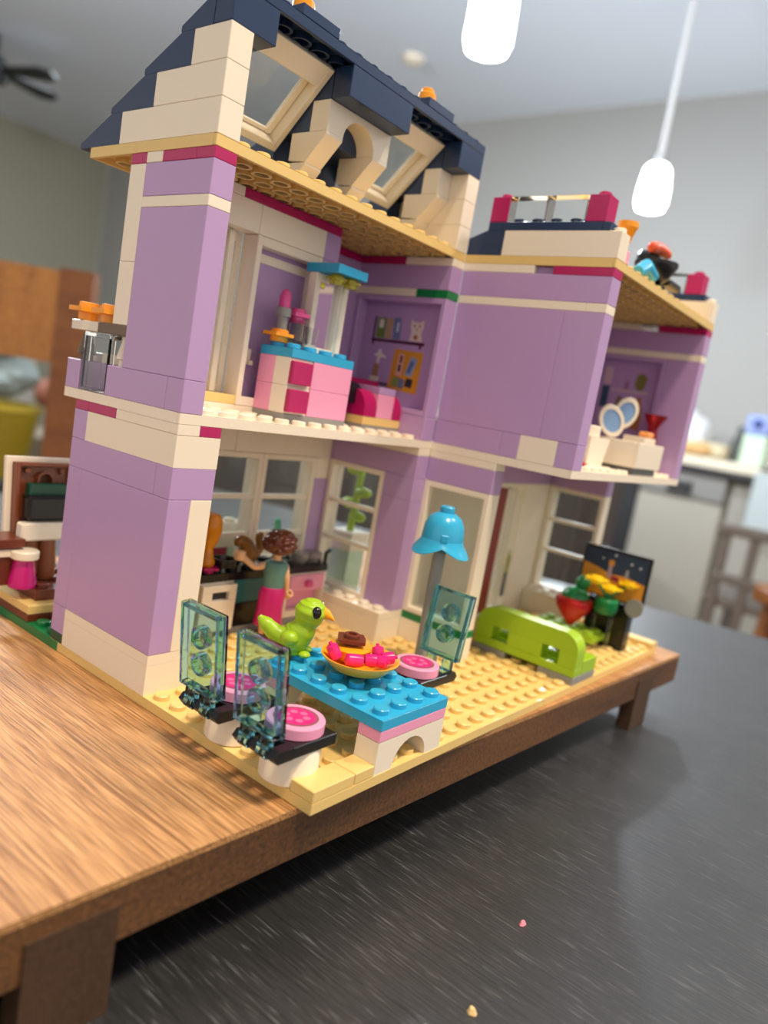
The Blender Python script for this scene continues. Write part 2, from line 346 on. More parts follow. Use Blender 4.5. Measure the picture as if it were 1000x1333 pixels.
# sofa behind the table
SFM = mat('sofa_cloth', '3d3733', .9, bump=.2, bscale=220)
so = thing('sofa', 'dark brown-grey sofa behind the black table, seen through the dollhouse windows', 'sofa', (1.85, 1.42, 0))
def sp(r, f): return (-.134 + r * .6248 + f * .7808, -.108 - r * .7808 + f * .6248)
def sbox(r0, r1, f0, f1, z0, z1): return MB().prism([sp(r0, f0), sp(r1, f0), sp(r1, f1), sp(r0, f1)], z0, z1, 'z')
ob('back', sbox(-.8, .84, 2.5, 2.68, .1, .80), SFM, so, smooth=False); ob('seat', sbox(-.62, .66, 2.685, 3.3, .1, .42), SFM, so, smooth=False)
for r in (-.8, .665): ob('arm', sbox(r, r + .175, 2.685, 3.3, .1, .6), SFM, so, smooth=False)
for r in (-.61, .03): ob('seat_cushion', sbox(r, r + .62, 2.70, 3.28, .425, .54), SFM, so, smooth=False)
for r in (-.78, .76):
    for f in (2.52, 3.2): ob('foot', sbox(r, r + .06, f, f + .06, .001, .1), DK, so, smooth=False)
# kitchen counter
CB = mat('counter_base_grey', 'a29f95', .5); CT = mat('counter_top_pale', 'e4d9c2', .35); DW = mat('dishwasher_steel', '9b9a96', .35, metal=.4); DARKG = mat('dark_gap', '2a2a2c', .5)
kc = thing('kitchen_counter', 'long kitchen counter with pale top along the right wall', 'counter', (3.45, 1.3, 0))
ob('worktop', MB().box(3.12, .2, .84, 3.8 - .002, 2.5, .88, .004), CT, kc)
ob('edge_band', MB().box(3.10, .2, .815, 3.125, 2.5, .84, .002), DARKG, kc)
for a, b_, M in ((1.22, 1.84, mat('brown_cabinet', '6d6258', .5)), (1.85, 2.5, mat('brown_cabinet', '6d6258', .5)), (.2, .655, CB)):
    ob('cabinet_door', MB().box(3.15, a, .1, 3.17, b_, .80, .006), M, kc)
ob('carcass', MB().box(3.172, .2, .1, 3.79, 2.5, .838, .002), CB, kc); ob('plinth', MB().box(3.22, .2, .001, 3.78, 2.5, .1, .002), DARKG, kc)
ob('oven_front', MB().box(3.14, 1.03, .1, 3.17, 1.21, .80, .004), DARKG, kc)
dw = thing('dishwasher', 'grey steel dishwasher with a dark latch under the counter', 'dishwasher', (3.15, .83, .1))
ob('door', MB().box(3.13, .67, .1, 3.168, 1.02, .70, .006), mat('dishwasher_door', 'b3aea2', .4, metal=.2), dw)
cpn = ob('control_panel', MB().box(3.12, .67, .705, 3.168, 1.02, .81, .006), DW, dw)
ob('latch', MB().box(3.108, .80, .72, 3.12, .90, .77, .004), DARKG, cpn, org=(3.108, .8, .72))
tw = thing('dish_towel', 'white dish towel hanging over the counter front', 'towel', (3.1, .5, .6))
ob('cloth', MB().box(3.085, .42, .64, 3.098, .57, .86, .005), mat('towel_white', 'b4bfc0', .9), tw)
ob('fold', MB().box(3.085, .42, .882, 3.14, .57, .888, .003), mat('towel_white', 'b4bfc0', .9), tw)
bag = MB(); 
for i in range(9): bag.ell((3.5 + random.uniform(-.08, .08), 1.02 + random.uniform(-.09, .1), .965 + random.uniform(-.01, .06)), (.08, .07, .07), 9, 6)
tag(ob('plastic_bag', bag, mat('white_bag', 'e8ecf0', .3)), 'crumpled white plastic bag on the counter against the wall', 'bag')
lo_ = thing('bread_loaf', 'tan bread loaf lying on the pale counter', 'bread', (3.2, .72, .88))
ob('crust', MB().ell((3.2, .86, .912), (.045, .085, .032), 14, 8), mat('bread_crust', 'c9a06a', .7, var=.2, bscale=60), lo_)
bo = thing('mixing_bowl', 'cream mixing bowl beside the bread on the counter', 'bowl', (3.3, .82, .88))
ob('bowl_wall', MB().lathe([(.03, .881), (.06, .9), (.075, .945), (.07, .945), (.05, .9), (0, .89)], 3.36, .80, 20), mat('cream_ceramic', 'efe3c4', .4), bo)
bt_ = thing('dark_bottle', 'dark bottle standing beside the blue-topped carton', 'bottle', (3.26, .70, .88))
ob('body', MB().lathe([(.028, .881), (.03, .96), (.012, 1.0), (.012, 1.03)], 3.26, .70, 14), mat('bottle_dark', '3b3d38', .3), bt_)
bx_ = thing('milk_carton', 'pale green carton with a blue label on the counter end', 'carton', (3.2, .61, .88))
ob('body', MB().box(3.15, .57, .881, 3.25, .66, 1.0, .004), mat('carton_green', 'c6dcc2', .5), bx_)
ob('top_panel', MB().box(3.148, .568, 1.0, 3.252, .662, 1.08, .01), mat('carton_blue', '8f9fd6', .5), bx_)
ob('emblem', MB().cyl(.615, 1.045, 3.142, 3.148, .02, 14, .001, 'x'), mat('carton_navy', '2c3f7a', .5), bx_)
pk = thing('paper_plates', 'stack of white paper plates at the end of the counter', 'plates', (3.45, .62, .88))
for i in range(5): ob('plate', MB().lathe([(.05, .882 + i * .02), (.1, .9 + i * .02), (.1, .906 + i * .02), (.05, .89 + i * .02)], 3.6, .6, 18), mat('paper_white', 'f3efe8', .7), pk)
# slatted stool chair
stl = thing('slatted_chair', 'grey metal slat-back chair in front of the kitchen counter', 'chair', (2.45, .38, 0))
SM = mat('chair_metal', '6c625a', .45, metal=.3)
for i, y in enumerate((.47, .385, .30, .21)): ob('slat', MB().box(2.42, y - .014, .3 if 0 < i < 3 else .001, 2.445, y + .014, .66, .003), SM, stl)
ob('top_rail', MB().box(2.412, .18, .655, 2.45, .50, .69, .004), SM, stl); ob('middle_rail', MB().box(2.415, .2, .50, 2.448, .48, .53, .004), SM, stl)
ob('seat', MB().box(2.43, .18, .42, 2.78, .5, .45, .004), SM, stl)
for y in (.2, .48): ob('leg', MB().box(2.74, y - .014, .001, 2.765, y + .014, .42, .003), SM, stl)
brn = thing('wooden_stool', 'brown wooden stool at the right edge beyond the table', 'stool', (2.12, .22, 0))
ob('seat', MB().cyl(2.12, .2, .53, .57, .1, 20, .004), CW, brn)
for a in range(4): ob('leg', MB().tube([(2.12 + .06 * math.cos(a * PI / 2 + .7), .2 + .06 * math.sin(a * PI / 2 + .7), .53), (2.12 + .1 * math.cos(a * PI / 2 + .7), .2 + .1 * math.sin(a * PI / 2 + .7), .001)], .016, 8), CW, brn)

# ================================================================== WOODEN BOARD (toy units from here)
toy()
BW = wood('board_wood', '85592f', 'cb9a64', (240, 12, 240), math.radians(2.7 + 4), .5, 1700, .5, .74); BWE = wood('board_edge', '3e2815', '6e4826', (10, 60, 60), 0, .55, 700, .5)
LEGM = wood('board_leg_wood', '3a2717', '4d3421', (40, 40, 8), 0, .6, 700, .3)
br = math.radians(-2.7); bex, bey = (math.cos(br), math.sin(br)), (-math.sin(br), math.cos(br))
def bp_(u, v): return (33.95 + u * bex[0] + v * bey[0], -1.03 + u * bex[1] + v * bey[1])
wb = thing('wooden_board', 'low brown wooden riser board under the dollhouse on the black table', 'board', (10, 5, -4.2))
ob('board_top', MB().prism([bp_(-58, 0), bp_(0, 0), bp_(0, 29), bp_(-58, 29)], -.62, -.41, 'z'), BW, wb, smooth=False)
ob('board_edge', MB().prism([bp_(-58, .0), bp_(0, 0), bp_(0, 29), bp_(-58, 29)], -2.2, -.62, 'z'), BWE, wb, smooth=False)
for u, w_ in ((-42.33, 2.37), (-6.55, 2.25), (-56, 2.3)):
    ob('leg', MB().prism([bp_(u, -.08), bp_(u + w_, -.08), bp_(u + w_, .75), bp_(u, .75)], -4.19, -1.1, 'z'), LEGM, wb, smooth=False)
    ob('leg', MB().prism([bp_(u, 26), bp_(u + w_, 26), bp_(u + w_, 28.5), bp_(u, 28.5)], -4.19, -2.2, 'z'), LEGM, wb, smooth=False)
def crumb(name, x, y, sx, sy, sz, M, label):
    mb = MB(); vs = [(sx * math.cos(a) * random.uniform(.6, 1.1), sy * math.sin(a) * random.uniform(.6, 1.1)) for a in [i * PI / 3 for i in range(6)]]
    mb.add([(x + a, y + b, -4.18) for a, b in vs] + [(x + a * .5, y + b * .5, -4.18 + sz) for a, b in vs], [tuple(range(6))[::-1], tuple(range(6, 12))] + [(i, (i + 1) % 6, 6 + (i + 1) % 6, 6 + i) for i in range(6)])
    tag(ob(name, mb, M, smooth=False), label, 'crumb')
crumb('crumb', 6.34, -4.9, .22, .12, .1, mat('pink_scrap', 'f08aa0', .6), 'tiny pink scrap on the black table')
crumb('crumb', 1.64, -5.74, .16, .2, .15, mat('bread_crumb', 'e9c98e', .8), 'pale bread crumb on the black table by the lower edge')

# ================================================================== DOLLHOUSE
hs = thing('dollhouse', 'lavender and cream toy brick dollhouse with navy roof, open at the front', 'dollhouse', (16, 8, -.42))
BZ = -.40
def studplate(name, x0, y0, nx, ny, z0, z1, M, hollow=False, skip=(), n=16, label=None):
    return ob(name, MB().plate(x0, y0, nx, ny, z0, z1, hollow, skip, n), M, hs, (x0, y0, z0), label=label)
studplate('base_plate', 0, 0, 16, 16, BZ, 0, TAN, label='tan studded base plate of the kitchen side')
studplate('base_plate', 16, 0, 16, 16, BZ, 0, TAN, label='tan studded base plate of the living room side')
for x0, x1 in ((0, 1.98), (2, 3)): brick(hs, x0, 0, 0, x1, 1, .4, TAN, 'tile')
brick(hs, 31, 0, 0, 32, 4, .4, TAN, 'tile'); brick(hs, 31, 4, 0, 32, 5, .4, TAN, 'tile')
# --- left tower, ground
def corner(z0, z1): return ob('corner_brick', MB().prism([(.004, 9.004), (1.996, 9.004), (1.996, 9.996), (.996, 9.996), (.996, 14.996), (.004, 14.996)], z0 + .004, z1 - .002, 'z'), WHITE, hs, (0, 9, z0), smooth=False)
corner(0, 1.2); corner(1.2, 1.6); corner(8.8, 10)
plates(hs, [ (0, 15, .4, 1, 16, 1.6, LAV),
    (0, 15, 1.6, 1, 16, 7.6, LAV), (0, 15, 0, 1, 16, .4, DGREEN),
    (0, 9, 7.6, 2, 10, 8.8, LAV), (0, 10, 7.6, 1, 16, 8.8, LAV), (0, 15, 8.8, 1, 16, 10, LAV),
    (0, 9, 10, 1, 13, 10.4, WHITE), (1, 9, 10, 2, 10, 10.4, MAG), (0, 13, 10, 1, 15, 10.4, MAG), (0, 15, 10, 1, 16, 10.4, MAG)])
brick(hs, 1, 9, 1.6, 2, 10, 7.6, WHITE, 'column_brick')
brick(hs, 0, 9, 1.6, 1, 15, 7.6, LAV, 'wall_panel')
# --- window frames
def window(parent, axis, p0, dep, a0, a1, z0, z1, bars=(), M=WHITE, st=.3, pane_at=.5, pm=None, name='window_frame', opened=True, tb=None):
    tb = st if tb is None else tb
    bx = lambda mb, a, b, zz0, zz1, d0, d1: mb.box(*((d0, a, zz0, d1, b, zz1) if axis == 'x' else (a, d0, zz0, b, d1, zz1)), .03)
    mb = MB(); d1 = p0 + dep
    bx(mb, a0 + .01, a0 + st, z0 + .01, z1 - .01, p0, d1); bx(mb, a1 - st, a1 - .01, z0 + .01, z1 - .01, p0, d1); bx(mb, a0 + st, a1 - st, z0 + .01, z0 + tb, p0, d1); bx(mb, a0 + st, a1 - st, z1 - tb, z1 - .01, p0, d1)
    o = ob(name, mb, M, parent, ((p0, a0, z0) if axis == 'x' else (a0, p0, z0)))
    pp = p0 + dep * pane_at
    for zb in bars: ob('glazing_bar', bx(MB(), a0 + st, a1 - st, zb - .12, zb + .12, p0 + .05, p0 + .4), M, o)
    ob('pane', bx(MB(), a0 + st * .8, a1 - st * .8, z0 + tb * .8, z1 - tb * .8, pp, pp + .06), pm or PANE, o)
    return o
# kitchen back wall (y 15-16)
plates(hs, [(1, 15, 0, 6, 16, 1.2, WHITE), (6, 15, 0, 16, 16, 1.2, WHITE), (1, 15, 1.2, 6, 16, 2.8, WHITE), (6, 15, 1.2, 14, 16, 2.8, WHITE), (1, 15, 2.8, 6, 16, 8.8, WHITE),
    (14, 15, 2.8, 15, 16, 7.6, LAV), (14, 15, 1.2, 15, 16, 2.8, LAV), (14, 15, 7.6, 15, 16, 8.8, WHITE), (1, 15, 8.8, 8, 16, 10, WHITE), (8, 15, 8.8, 15, 16, 10, WHITE), (1, 15, 10, 8, 16, 10.4, WHITE), (8, 15, 10, 15, 16, 10.4, WHITE)])
window(hs, 'y', 15, 1, 6, 10, 2.8, 8.8, (4.5, 6.5)); window(hs, 'y', 15, 1, 10, 14, 2.8, 8.8, (4.5, 6.5))
# kitchen right wall (x 15-16)
plates(hs, [(14, 9, 0, 16, 11, 1.2, WHITE), (14, 11, 0, 16, 15, 1.2, WHITE), (15, 9, 1.2, 16, 16, 1.6, WHITE), (15, 15, 1.6, 16, 16, 8.8, LAV), (15, 9, 8.8, 16, 16, 10, LAV), (15, 9, 10, 16, 10, 10.4, WHITE), (15, 10, 10, 16, 15, 10.4, WHITE)])
brick(hs, 14, 9, 1.2, 15, 10, 1.6, WHITE, 'plate', True); brick(hs, 14, 10, 1.2, 15, 15, 1.6, WHITE, 'plate', True)
brick(hs, 15, 9, 1.6, 16, 11, 7.6, LAV, 'column_brick'); brick(hs, 15, 9, 7.6, 16, 11, 8.8, LAV)
window(hs, 'x', 15, 1, 11, 15, 1.6, 8.8, (4.43, 6.53))
# --- second floor plate and left tower, upper
studplate('floor_plate', 0, 9, 16, 8, 10.4, 10.8, WHITE, True, {(0, j) for j in range(8)} | {(15, j) for j in range(8)}, label='white studded floor plate of the bedroom')
plates(hs, [(0, 9, 10.8, 1, 10, 12, LAV), (0, 10, 10.8, 1, 14, 12, LAV), (0, 16, 10.8, 1, 17, 12, LAV), (0, 9, 18, 1, 13, 18.4, WHITE), (0, 9, 18.4, 1, 13, 19.6, LAV), (0, 13, 13.6, 1, 14, 16, WHITE), (0, 13, 16, 1, 14, 19.6, WHITE),
    (0, 9, 19.6, 1, 10, 20, MAG), (0, 10, 19.6, 1, 12, 20, MAG), (0, 12, 19.6, 1, 13, 20, WHITE), (0, 13, 19.6, 1, 14, 20, MAG)])
brick(hs, 0, 9, 12, 1, 13, 18, LAV, 'wall_panel')
# balcony
plates(hs, [(0, 15, 13.2, 1, 17, 13.6, WHITE), (0, 13, 13.2, 1, 15, 13.6, mat('dark_tan_plastic', '6f5a49', .4)), (1, 16, 10.8, 5, 17, 12, LAV), (1, 16, 12, 5, 17, 12.4, WHITE)])
mb = MB().box(.02, 14.02, 10.82, .98, 15.9, 10.95, .02).box(.02, 14.02, 13.0, .98, 15.9, 13.18, .02).box(.02, 14.02, 10.95, .12, 15.9, 13.0, .02).box(.12, 14.02, 10.95, .3, 14.2, 13, .02).box(.12, 15.72, 10.95, .3, 15.9, 13, .02)
ob('balcony_glass', mb, CLEAR, hs, (0, 14, 10.8), label='clear balcony panel')
for y, z in ((13.5, 12.0), (16.4, 12.0)): ob('balcony_post', MB().lathe([(.3, z), (.3, z + .25), (.42, z + .3), (.2, z + 1.18)], .5, y, 14), WHITE if y < 14 else mat('dark_tan_plastic', '6f5a49', .4), hs, (.5, y, z))
# bedroom back wall (y 12-13), balcony door recess
plates(hs, [(1, 12, 10.8, 5, 13, 11.2, WHITE), (5, 12, 10.8, 10, 13, 11.2, WHITE), (1, 12, 11.2, 5, 13, 11.6, TAN), (1, 12, 18.4, 5, 13, 19.6, WHITE), (5, 12, 18.4, 9, 13, 19.6, WHITE), (9, 12, 18.4, 10, 13, 19.6, LAV),
    (4, 12, 19.6, 10, 13, 20, MAG), (1, 12, 19.6, 4, 13, 20, WHITE)])
brick(hs, 9, 12, 11.2, 10, 13, 18.4, LAV, 'column_brick')
dfr = window(hs, 'y', 12, 1, 5, 9, 11.2, 18.4, (), tb=.4, pane_at=.7, name='door_frame', pm=LAV)  # lavender panel and stripe: a reflection in the doorway, put in as solid colour
ob('reflected_stripe', MB().box(5.3, 12.66, 17.42, 8.7, 12.705, 17.8, .01), WHITE, dfr); ob('door_handle', MB().box(5.72, 12.5, 13.0, 5.95, 12.7, 13.7, .03).box(5.78, 12.35, 13.0, 6.0, 12.5, 13.2, .03), WHITE, dfr)

window(hs, 'y', 13, 1, 1, 5, 11.6, 18.4, (), tb=.4, pane_at=.3, name='door_frame')
ob('door_leaf', MB().box(3.4, 12.35, 11.62, 3.62, 13, 18.35, .02).box(4.1, 12.75, 11.62, 4.4, 13, 18.35, .02), WHITE, hs, (3.4, 12.4, 11.6))
# return wall x 9-10 and rear bedroom
plates(hs, [(9, 13, 10.8, 10, 16, 12, LAV), (9, 13, 12, 10, 16, 18, LAV), (9, 13, 18, 10, 16, 18.4, WHITE), (9, 13, 18.4, 10, 16, 20, LAV), (10, 15, 10.8, 15, 16, 12, LAV), (10, 15, 12, 15, 16, 18, LAV), (10, 15, 18, 15, 16, 18.4, WHITE), (10, 15, 18.4, 15, 16, 19.6, LAV), (10, 15, 19.6, 15, 16, 20, MAG)])
# bedroom right wall (x 15-16) with the recessed shelf panel
plates(hs, [(15, 9, 10.8, 16, 15, 12, LAV), (15, 15, 10.8, 16, 16, 18, LAV), (15, 9, 18, 16, 11, 18.4, GREEN), (15, 11, 18, 16, 16, 18.4, WHITE), (15, 9, 18.4, 16, 16, 19.6, LAV), (15, 9, 19.6, 16, 12, 20, WHITE), (15, 12, 19.6, 16, 16, 20, MAG)])
def recess(axp, y0, y1, z0, z1, t=.28):
    mb = MB().box(axp + .72, y0 + .01, z0, axp + .99, y1 - .01, z1, .02).box(axp, y0 + .01, z0, axp + .72, y0 + t, z1, .03).box(axp, y1 - t, z0, axp + .72, y1 - .01, z1, .03).box(axp, y0 + t, z0, axp + .72, y1 - t, z0 + t, .03).box(axp, y0 + t, z1 - t, axp + .72, y1 - t, z1, .03)
    return ob('wall_panel', mb, LAV, hs, (axp, y0, z0), label='lavender wall panel with printed shelves in its recess')
rp = recess(15, 9, 15, 12.01, 17.99)
PX = 15.715
def q2(y0, z0, y1, z1, dy=0): return [(PX, y0, z0), (PX, y1, z0), (PX, y1, z1), (PX, y0, z1)]
def flat(parent, name, pts, M, x, label=None):  # raised print in the y-z plane, facing -x
    n = len(pts); vs = [(x, a, b) for a, b in pts] + [(x + .012, a, b) for a, b in pts]
    fs = [tuple(range(n)), tuple(range(n, 2 * n))[::-1]] + [(i, n + i, n + (i + 1) % n, (i + 1) % n) for i in range(n)]
    return ob(name, MB().add(vs, fs), M, parent, smooth=False, label=label)
def rect(y0, z0, y1, z1, sk=0): return [(y0, z0), (y1, z0), (y1 + sk, z1), (y0 + sk, z1)]
PR = lambda c: mat('print_' + c, c, .45)
flat(rp, 'shelf_print', rect(10.42, 15.6, 14.05, 15.76), PR('4a1238'), PX); flat(rp, 'shelf_print', rect(13.9, 15.6, 14.02, 16.95), PR('4a1238'), PX)
flat(rp, 'shelf_print', rect(12.44, 13.28, 14.1, 13.42), PR('4a1238'), PX)
for y in (10.6, 13.85): flat(rp, 'bracket_print', rect(y, 15.42, y + .14, 15.6), PR('4a1238'), PX)
bk = flat(rp, 'book_print', rect(13.2, 15.8, 13.8, 16.9), PR('6b8a3a'), PX - .002, 'green book with a white label'); flat(bk, 'book_label_print', rect(13.35, 16.35, 13.65, 16.8), PR('e8ead8'), PX - .004)
flat(rp, 'book_print', rect(12.72, 15.8, 13.15, 16.9), PR('b89a72'), PX - .002, 'tan book'); bk = flat(rp, 'book_print', rect(12.1, 15.8, 12.6, 16.95, .1), PR('6d7fae'), PX - .002, 'blue book'); flat(bk, 'book_label_print', rect(12.28, 16.2, 12.42, 16.7), PR('cfd8e8'), PX - .004)
ct = flat(rp, 'cat_figure_print', [(10.62, 15.8), (11.45, 15.8), (11.4, 16.3), (11.5, 16.55), (11.48, 16.95), (11.3, 16.8), (10.85, 16.8), (10.68, 16.95), (10.65, 16.5), (10.75, 16.3)], PR('e0cfc8'), PX - .002, 'cream waving cat figure print')
for y, z, r, c in ((11.25, 16.6, .06, '5a4038'), (10.9, 16.6, .06, '5a4038'), (11.07, 16.02, .14, 'a8662c'), (11.07, 16.42, .05, 'b05050')): flat(ct, 'cat_detail_print', [(y + r * math.cos(a), z + r * math.sin(a)) for a in [i * PI / 4 for i in range(8)]], PR(c), PX - .004)
cb = flat(rp, 'cork_board_print', [(12.42, 13.2), (10.42, 13.05), (10.36, 15.25), (12.3, 15.32)], PR('d9962a'), PX - .001, 'orange pin board with pinned pictures')
for pts, c in (([(12.0, 13.95), (11.6, 13.9), (11.55, 15.05), (11.95, 15.1)], 'e0a8a0'), ([(11.4, 14.05), (10.95, 13.9), (10.65, 14.85), (11.1, 15.0)], '8aa0c8')): flat(cb, 'photo_print', pts, PR(c), PX - .003)
for pts, c in (([(11.9, 14.15), (11.72, 14.12), (11.7, 14.5), (11.88, 14.52)], '5a3a38'), ([(11.86, 14.62), (11.68, 14.6), (11.66, 14.98), (11.84, 15.0)], '8a4a48'), ([(11.3, 14.15), (11.05, 14.1), (10.85, 14.7), (11.05, 14.8)], '5a70a0'), ([(12.2, 13.35), (11.8, 13.3), (11.7, 13.8), (12.1, 13.85)], '8a9a58'), ([(11.75, 13.3), (11.35, 13.25), (11.3, 13.75), (11.7, 13.8)], '6a7a98'), ([(11.28, 13.4), (10.8, 13.35), (10.75, 13.8), (11.2, 13.85)], '2a2a30')): flat(cb, 'picture_detail_print', pts, PR(c), PX - .006)
tr_ = flat(rp, 'trophy_print', rect(13.1, 13.46, 13.75, 13.72), PR('e8ddc8'), PX - .002, 'white running-figure trophy print'); flat(tr_, 'trophy_detail_print', rect(13.22, 13.72, 13.62, 14.4), PR('a87f58'), PX - .003)
flat(tr_, 'trophy_detail_print', [(13.4, 14.4), (13.3, 14.4), (13.2, 14.8), (12.85, 14.75), (12.85, 14.85), (13.15, 14.95), (13.25, 15.2), (13.4, 15.2), (13.45, 15.0), (13.65, 14.9), (13.6, 14.8), (13.45, 14.85)], PR('ece6da'), PX - .004)
# --- roof plates
studplate('roof_plate', 0, 9, 16, 8, 20, 20.4, TAN, True, {(0, j) for j in range(8)} | {(15, j) for j in range(8)}, label='tan studded plate under the navy roof')
studplate('roof_plate', 16, 1, 16, 8, 20, 20.4, TAN, True, {(0, j) for j in range(8)}, label='tan studded plate of the roof terrace')
for x in (0, 15):
    brick(hs, x, 9, 20.4, x + 1, 15, 21.6, WHITE); brick(hs, x, 9, 21.6, x + 1, 13, 22.8, WHITE); brick(hs, x, 9, 22.8, x + 1, 11, 24, WHITE)
def slope(x0, x1, i):
    y, z = 15 - 2 * i, 20.4 + 1.2 * i; yb = y + (1.02 if i == 3 else 0)
    return ob('roof_slope', MB().prism([(yb, z), (y + 2.8, z), (y + 2.8, z + .2), (y + .72, z + 1.19), (yb, z + 1.19)] if i < 3 else [(yb, z), (y + 2.8, z), (y + 2.8, z + .2), (yb, z + 1.1)], x0 + .01, x1 - .01, 'x'), NAVY, hs, (x0, y, z), smooth=False)
for x0 in (0, 4, 8, 12): slope(x0, x0 + 4, 0)
for i in (1, 2):
    for a, b in ((0, 2), (6, 10), (14, 16)): slope(a, b, i)
for a, b in ((0, 2), (6, 10), (14, 16)): slope(a, b, 3)
for a, b in ((0, 2), (6, 10), (14, 16)): brick(hs, a, 9, 24, b, 10, 25.2, NAVY); 
for a, b in ((0, 2), (6, 10), (14, 16)): brick(hs, a, 10, 22.8, b, 11, 24, NAVY) if a not in (0, 14, 6) else None
studplate('ridge_plate', 0, 9, 16, 2, 25.2, 25.6, NAVY, True, label='navy studded ridge plate')
for x in (3, 11):
    brick(hs, x, 9, 25.6, x + 2, 11, 26, NAVY, 'plate'); ob('roof_ornament', MB().cyl(x + .5, 9.6, 26, 26.35, .42, 16).stud(x + .5, 9.6, 26.35), ORANGE, hs, (x + .5, 9.6, 26), label='small orange round piece on the ridge')
# attic brackets, arch
def bracket(x0, x1):
    ob('bracket_slope', MB().prism([(12, 21.7), (12, 22.79), (10, 22.79), (10, 22.65), (11, 21.6)][::-1], x0 + .01, x1 - .01, 'x'), WHITE, hs, (x0, 10, 21.6), smooth=False)
    ob('bracket_slope', MB().prism([(13, 20.41), (13, 21.59), (11, 21.59), (11.0, 21.5), (12, 20.41)][::-1], x0 + .01, x1 - .01, 'x'), WHITE, hs, (x0, 11, 20.4), smooth=False)
bracket(6, 7); bracket(9, 10); bracket(14, 15)
brick(hs, 14, 10, 22.8, 15, 11, 24, WHITE)
def arch(parent, name, x0, y0, z0, h, M, wid=4, r=1.0, dep=1, cz=None):
    cz = z0 if cz is None else cz
    pts = [(x0 + .01, z0), (x0 + wid / 2 - r, z0)] + ([(x0 + wid / 2 - r, cz)] if cz > z0 else []) + [(x0 + wid / 2 - r * math.cos(a), cz + r * math.sin(a) * min(1, (h * .78 - (cz - z0)) / r)) for a in [PI * i / 14 for i in range(1, 14)]] + ([(x0 + wid / 2 + r, cz)] if cz > z0 else []) + [(x0 + wid / 2 + r, z0), (x0 + wid - .01, z0), (x0 + wid - .01, z0 + h - .01), (x0 + .01, z0 + h - .01)]
    n = len(pts); vs = [(a, y0 + .01, b) for a, b in pts] + [(a, y0 + dep - .01, b) for a, b in pts]
    # front and back as strips: bottom outline against the top edge
    m_ = n - 2; fs = []
    top = []
    for i in range(m_): top.append((min(max(pts[i][0], x0 + .01), x0 + wid - .01)))
    k = len(vs); vs += [(t, y0 + .01, z0 + h - .01) for t in top] + [(t, y0 + dep - .01, z0 + h - .01) for t in top]
    for i in range(m_ - 1):
        if abs(top[i] - top[i + 1]) > 1e-6: fs += [(i, i + 1, k + i + 1, k + i), (n + i + 1, n + i, k + m_ + i, k + m_ + i + 1), (k + i, k + i + 1, k + m_ + i + 1, k + m_ + i)]
        fs.append((i + 1, i, n + i, n + i + 1))
    fs += [(0, k, k + m_, n), (m_ - 1, n + m_ - 1, k + m_ + m_ - 1, k + m_ - 1)]
    return ob(name, MB().add(vs, fs), M, parent, (x0, y0, z0), ang=.5)
arch(hs, 'arch_brick', 6, 10, 22.8, 1.2, WHITE)
# roof windows leaning in the slope
def roof_window(x0):
    c0 = Vector((x0, 12.93, 22.07)); u = Vector((1, 0, 0)); v = Vector((0, -.7071, .7071)); n_ = Vector((0, .7071, .7071))
    M4 = Matrix(((u.x, n_.x, v.x, c0.x), (u.y, n_.y, v.y, c0.y), (u.z, n_.z, v.z, c0.z), (0, 0, 0, 1)))
    h = 4.15; mb = MB()
    for a in ((.01, 0, .01, .3, .95, h), (3.7, 0, .01, 3.99, .95, h), (.3, 0, .01, 3.7, .95, .35), (.3, 0, h - .9, 3.7, .95, h)): mb.box(*a, .03)
    o = ob('roof_window', mb.tf(M4), WHITE, hs, tuple(c0), label='white roof window frame leaning in the navy slope')
    mb = MB()
    for a in ((.32, .55, .37, .5, .7, h - .92), (3.4, .5, .37, 3.68, .75, h - .92), (.5, .55, .37, 3.4, .7, .55), (.5, .55, h - 1.1, 3.4, .7, h - .92)): mb.box(*a, .03)
    ob('sash', mb.tf(M4), WHITE, o); ob('pane', MB().box(.5, .6, .5, 3.45, .66, h - 1.0, .01).tf(M4), PANE, o)
roof_window(2); roof_window(10)
# --- right module, ground
plates(hs, [(16, 5, 0, 17, 9, 1.2, WHITE), (16, 5, 1.2, 17, 9, 1.6, GREEN), (16, 5, 8.8, 17, 9, 10, LAV), (16, 5, 10, 17, 9, 10.4, WHITE),
    (17, 9, 8.8, 24, 10, 10, LAV), (24, 9, 8.8, 32, 10, 10, LAV), (17, 9, 10, 32, 10, 10.4, WHITE), (31, 5, 8.8, 32, 9, 10, LAV), (31, 5, 10, 32, 9, 10.4, WHITE),
    (30, 5, 0, 32, 9, 1.2, WHITE), (31, 5, 1.2, 32, 9, 1.6, WHITE), (17, 9, 0, 23, 10, 1.2, WHITE), (17, 9, 1.2, 23, 10, 8.8, WHITE), (27.8, 9, 0, 32, 10, 1.2, WHITE), (27.8, 9, 1.2, 32, 10, 8.8, WHITE)])
brick(hs, 30, 5, 1.2, 31, 9, 1.6, WHITE, 'plate', True)
window(hs, 'x', 16, 1, 5, 9, 1.6, 8.8, (), pane_at=.35)
window(hs, 'x', 31, 1, 5, 9, 1.6, 8.8, (4.43, 6.53))
dr = window(hs, 'y', 9, 1, 23, 27.8, 0, 8.8, (), name='door_frame')
ob('door_leaf', MB().box(23.3, 9.2, .2, 25.6, 9.45, 8.4, .03), mat('brick_red_plastic', '8c2f28', .3), dr, label='red front door leaf')
ob('door_stile', MB().box(25.6, 9.15, .2, 25.9, 9.5, 8.4, .03), WHITE, dr)
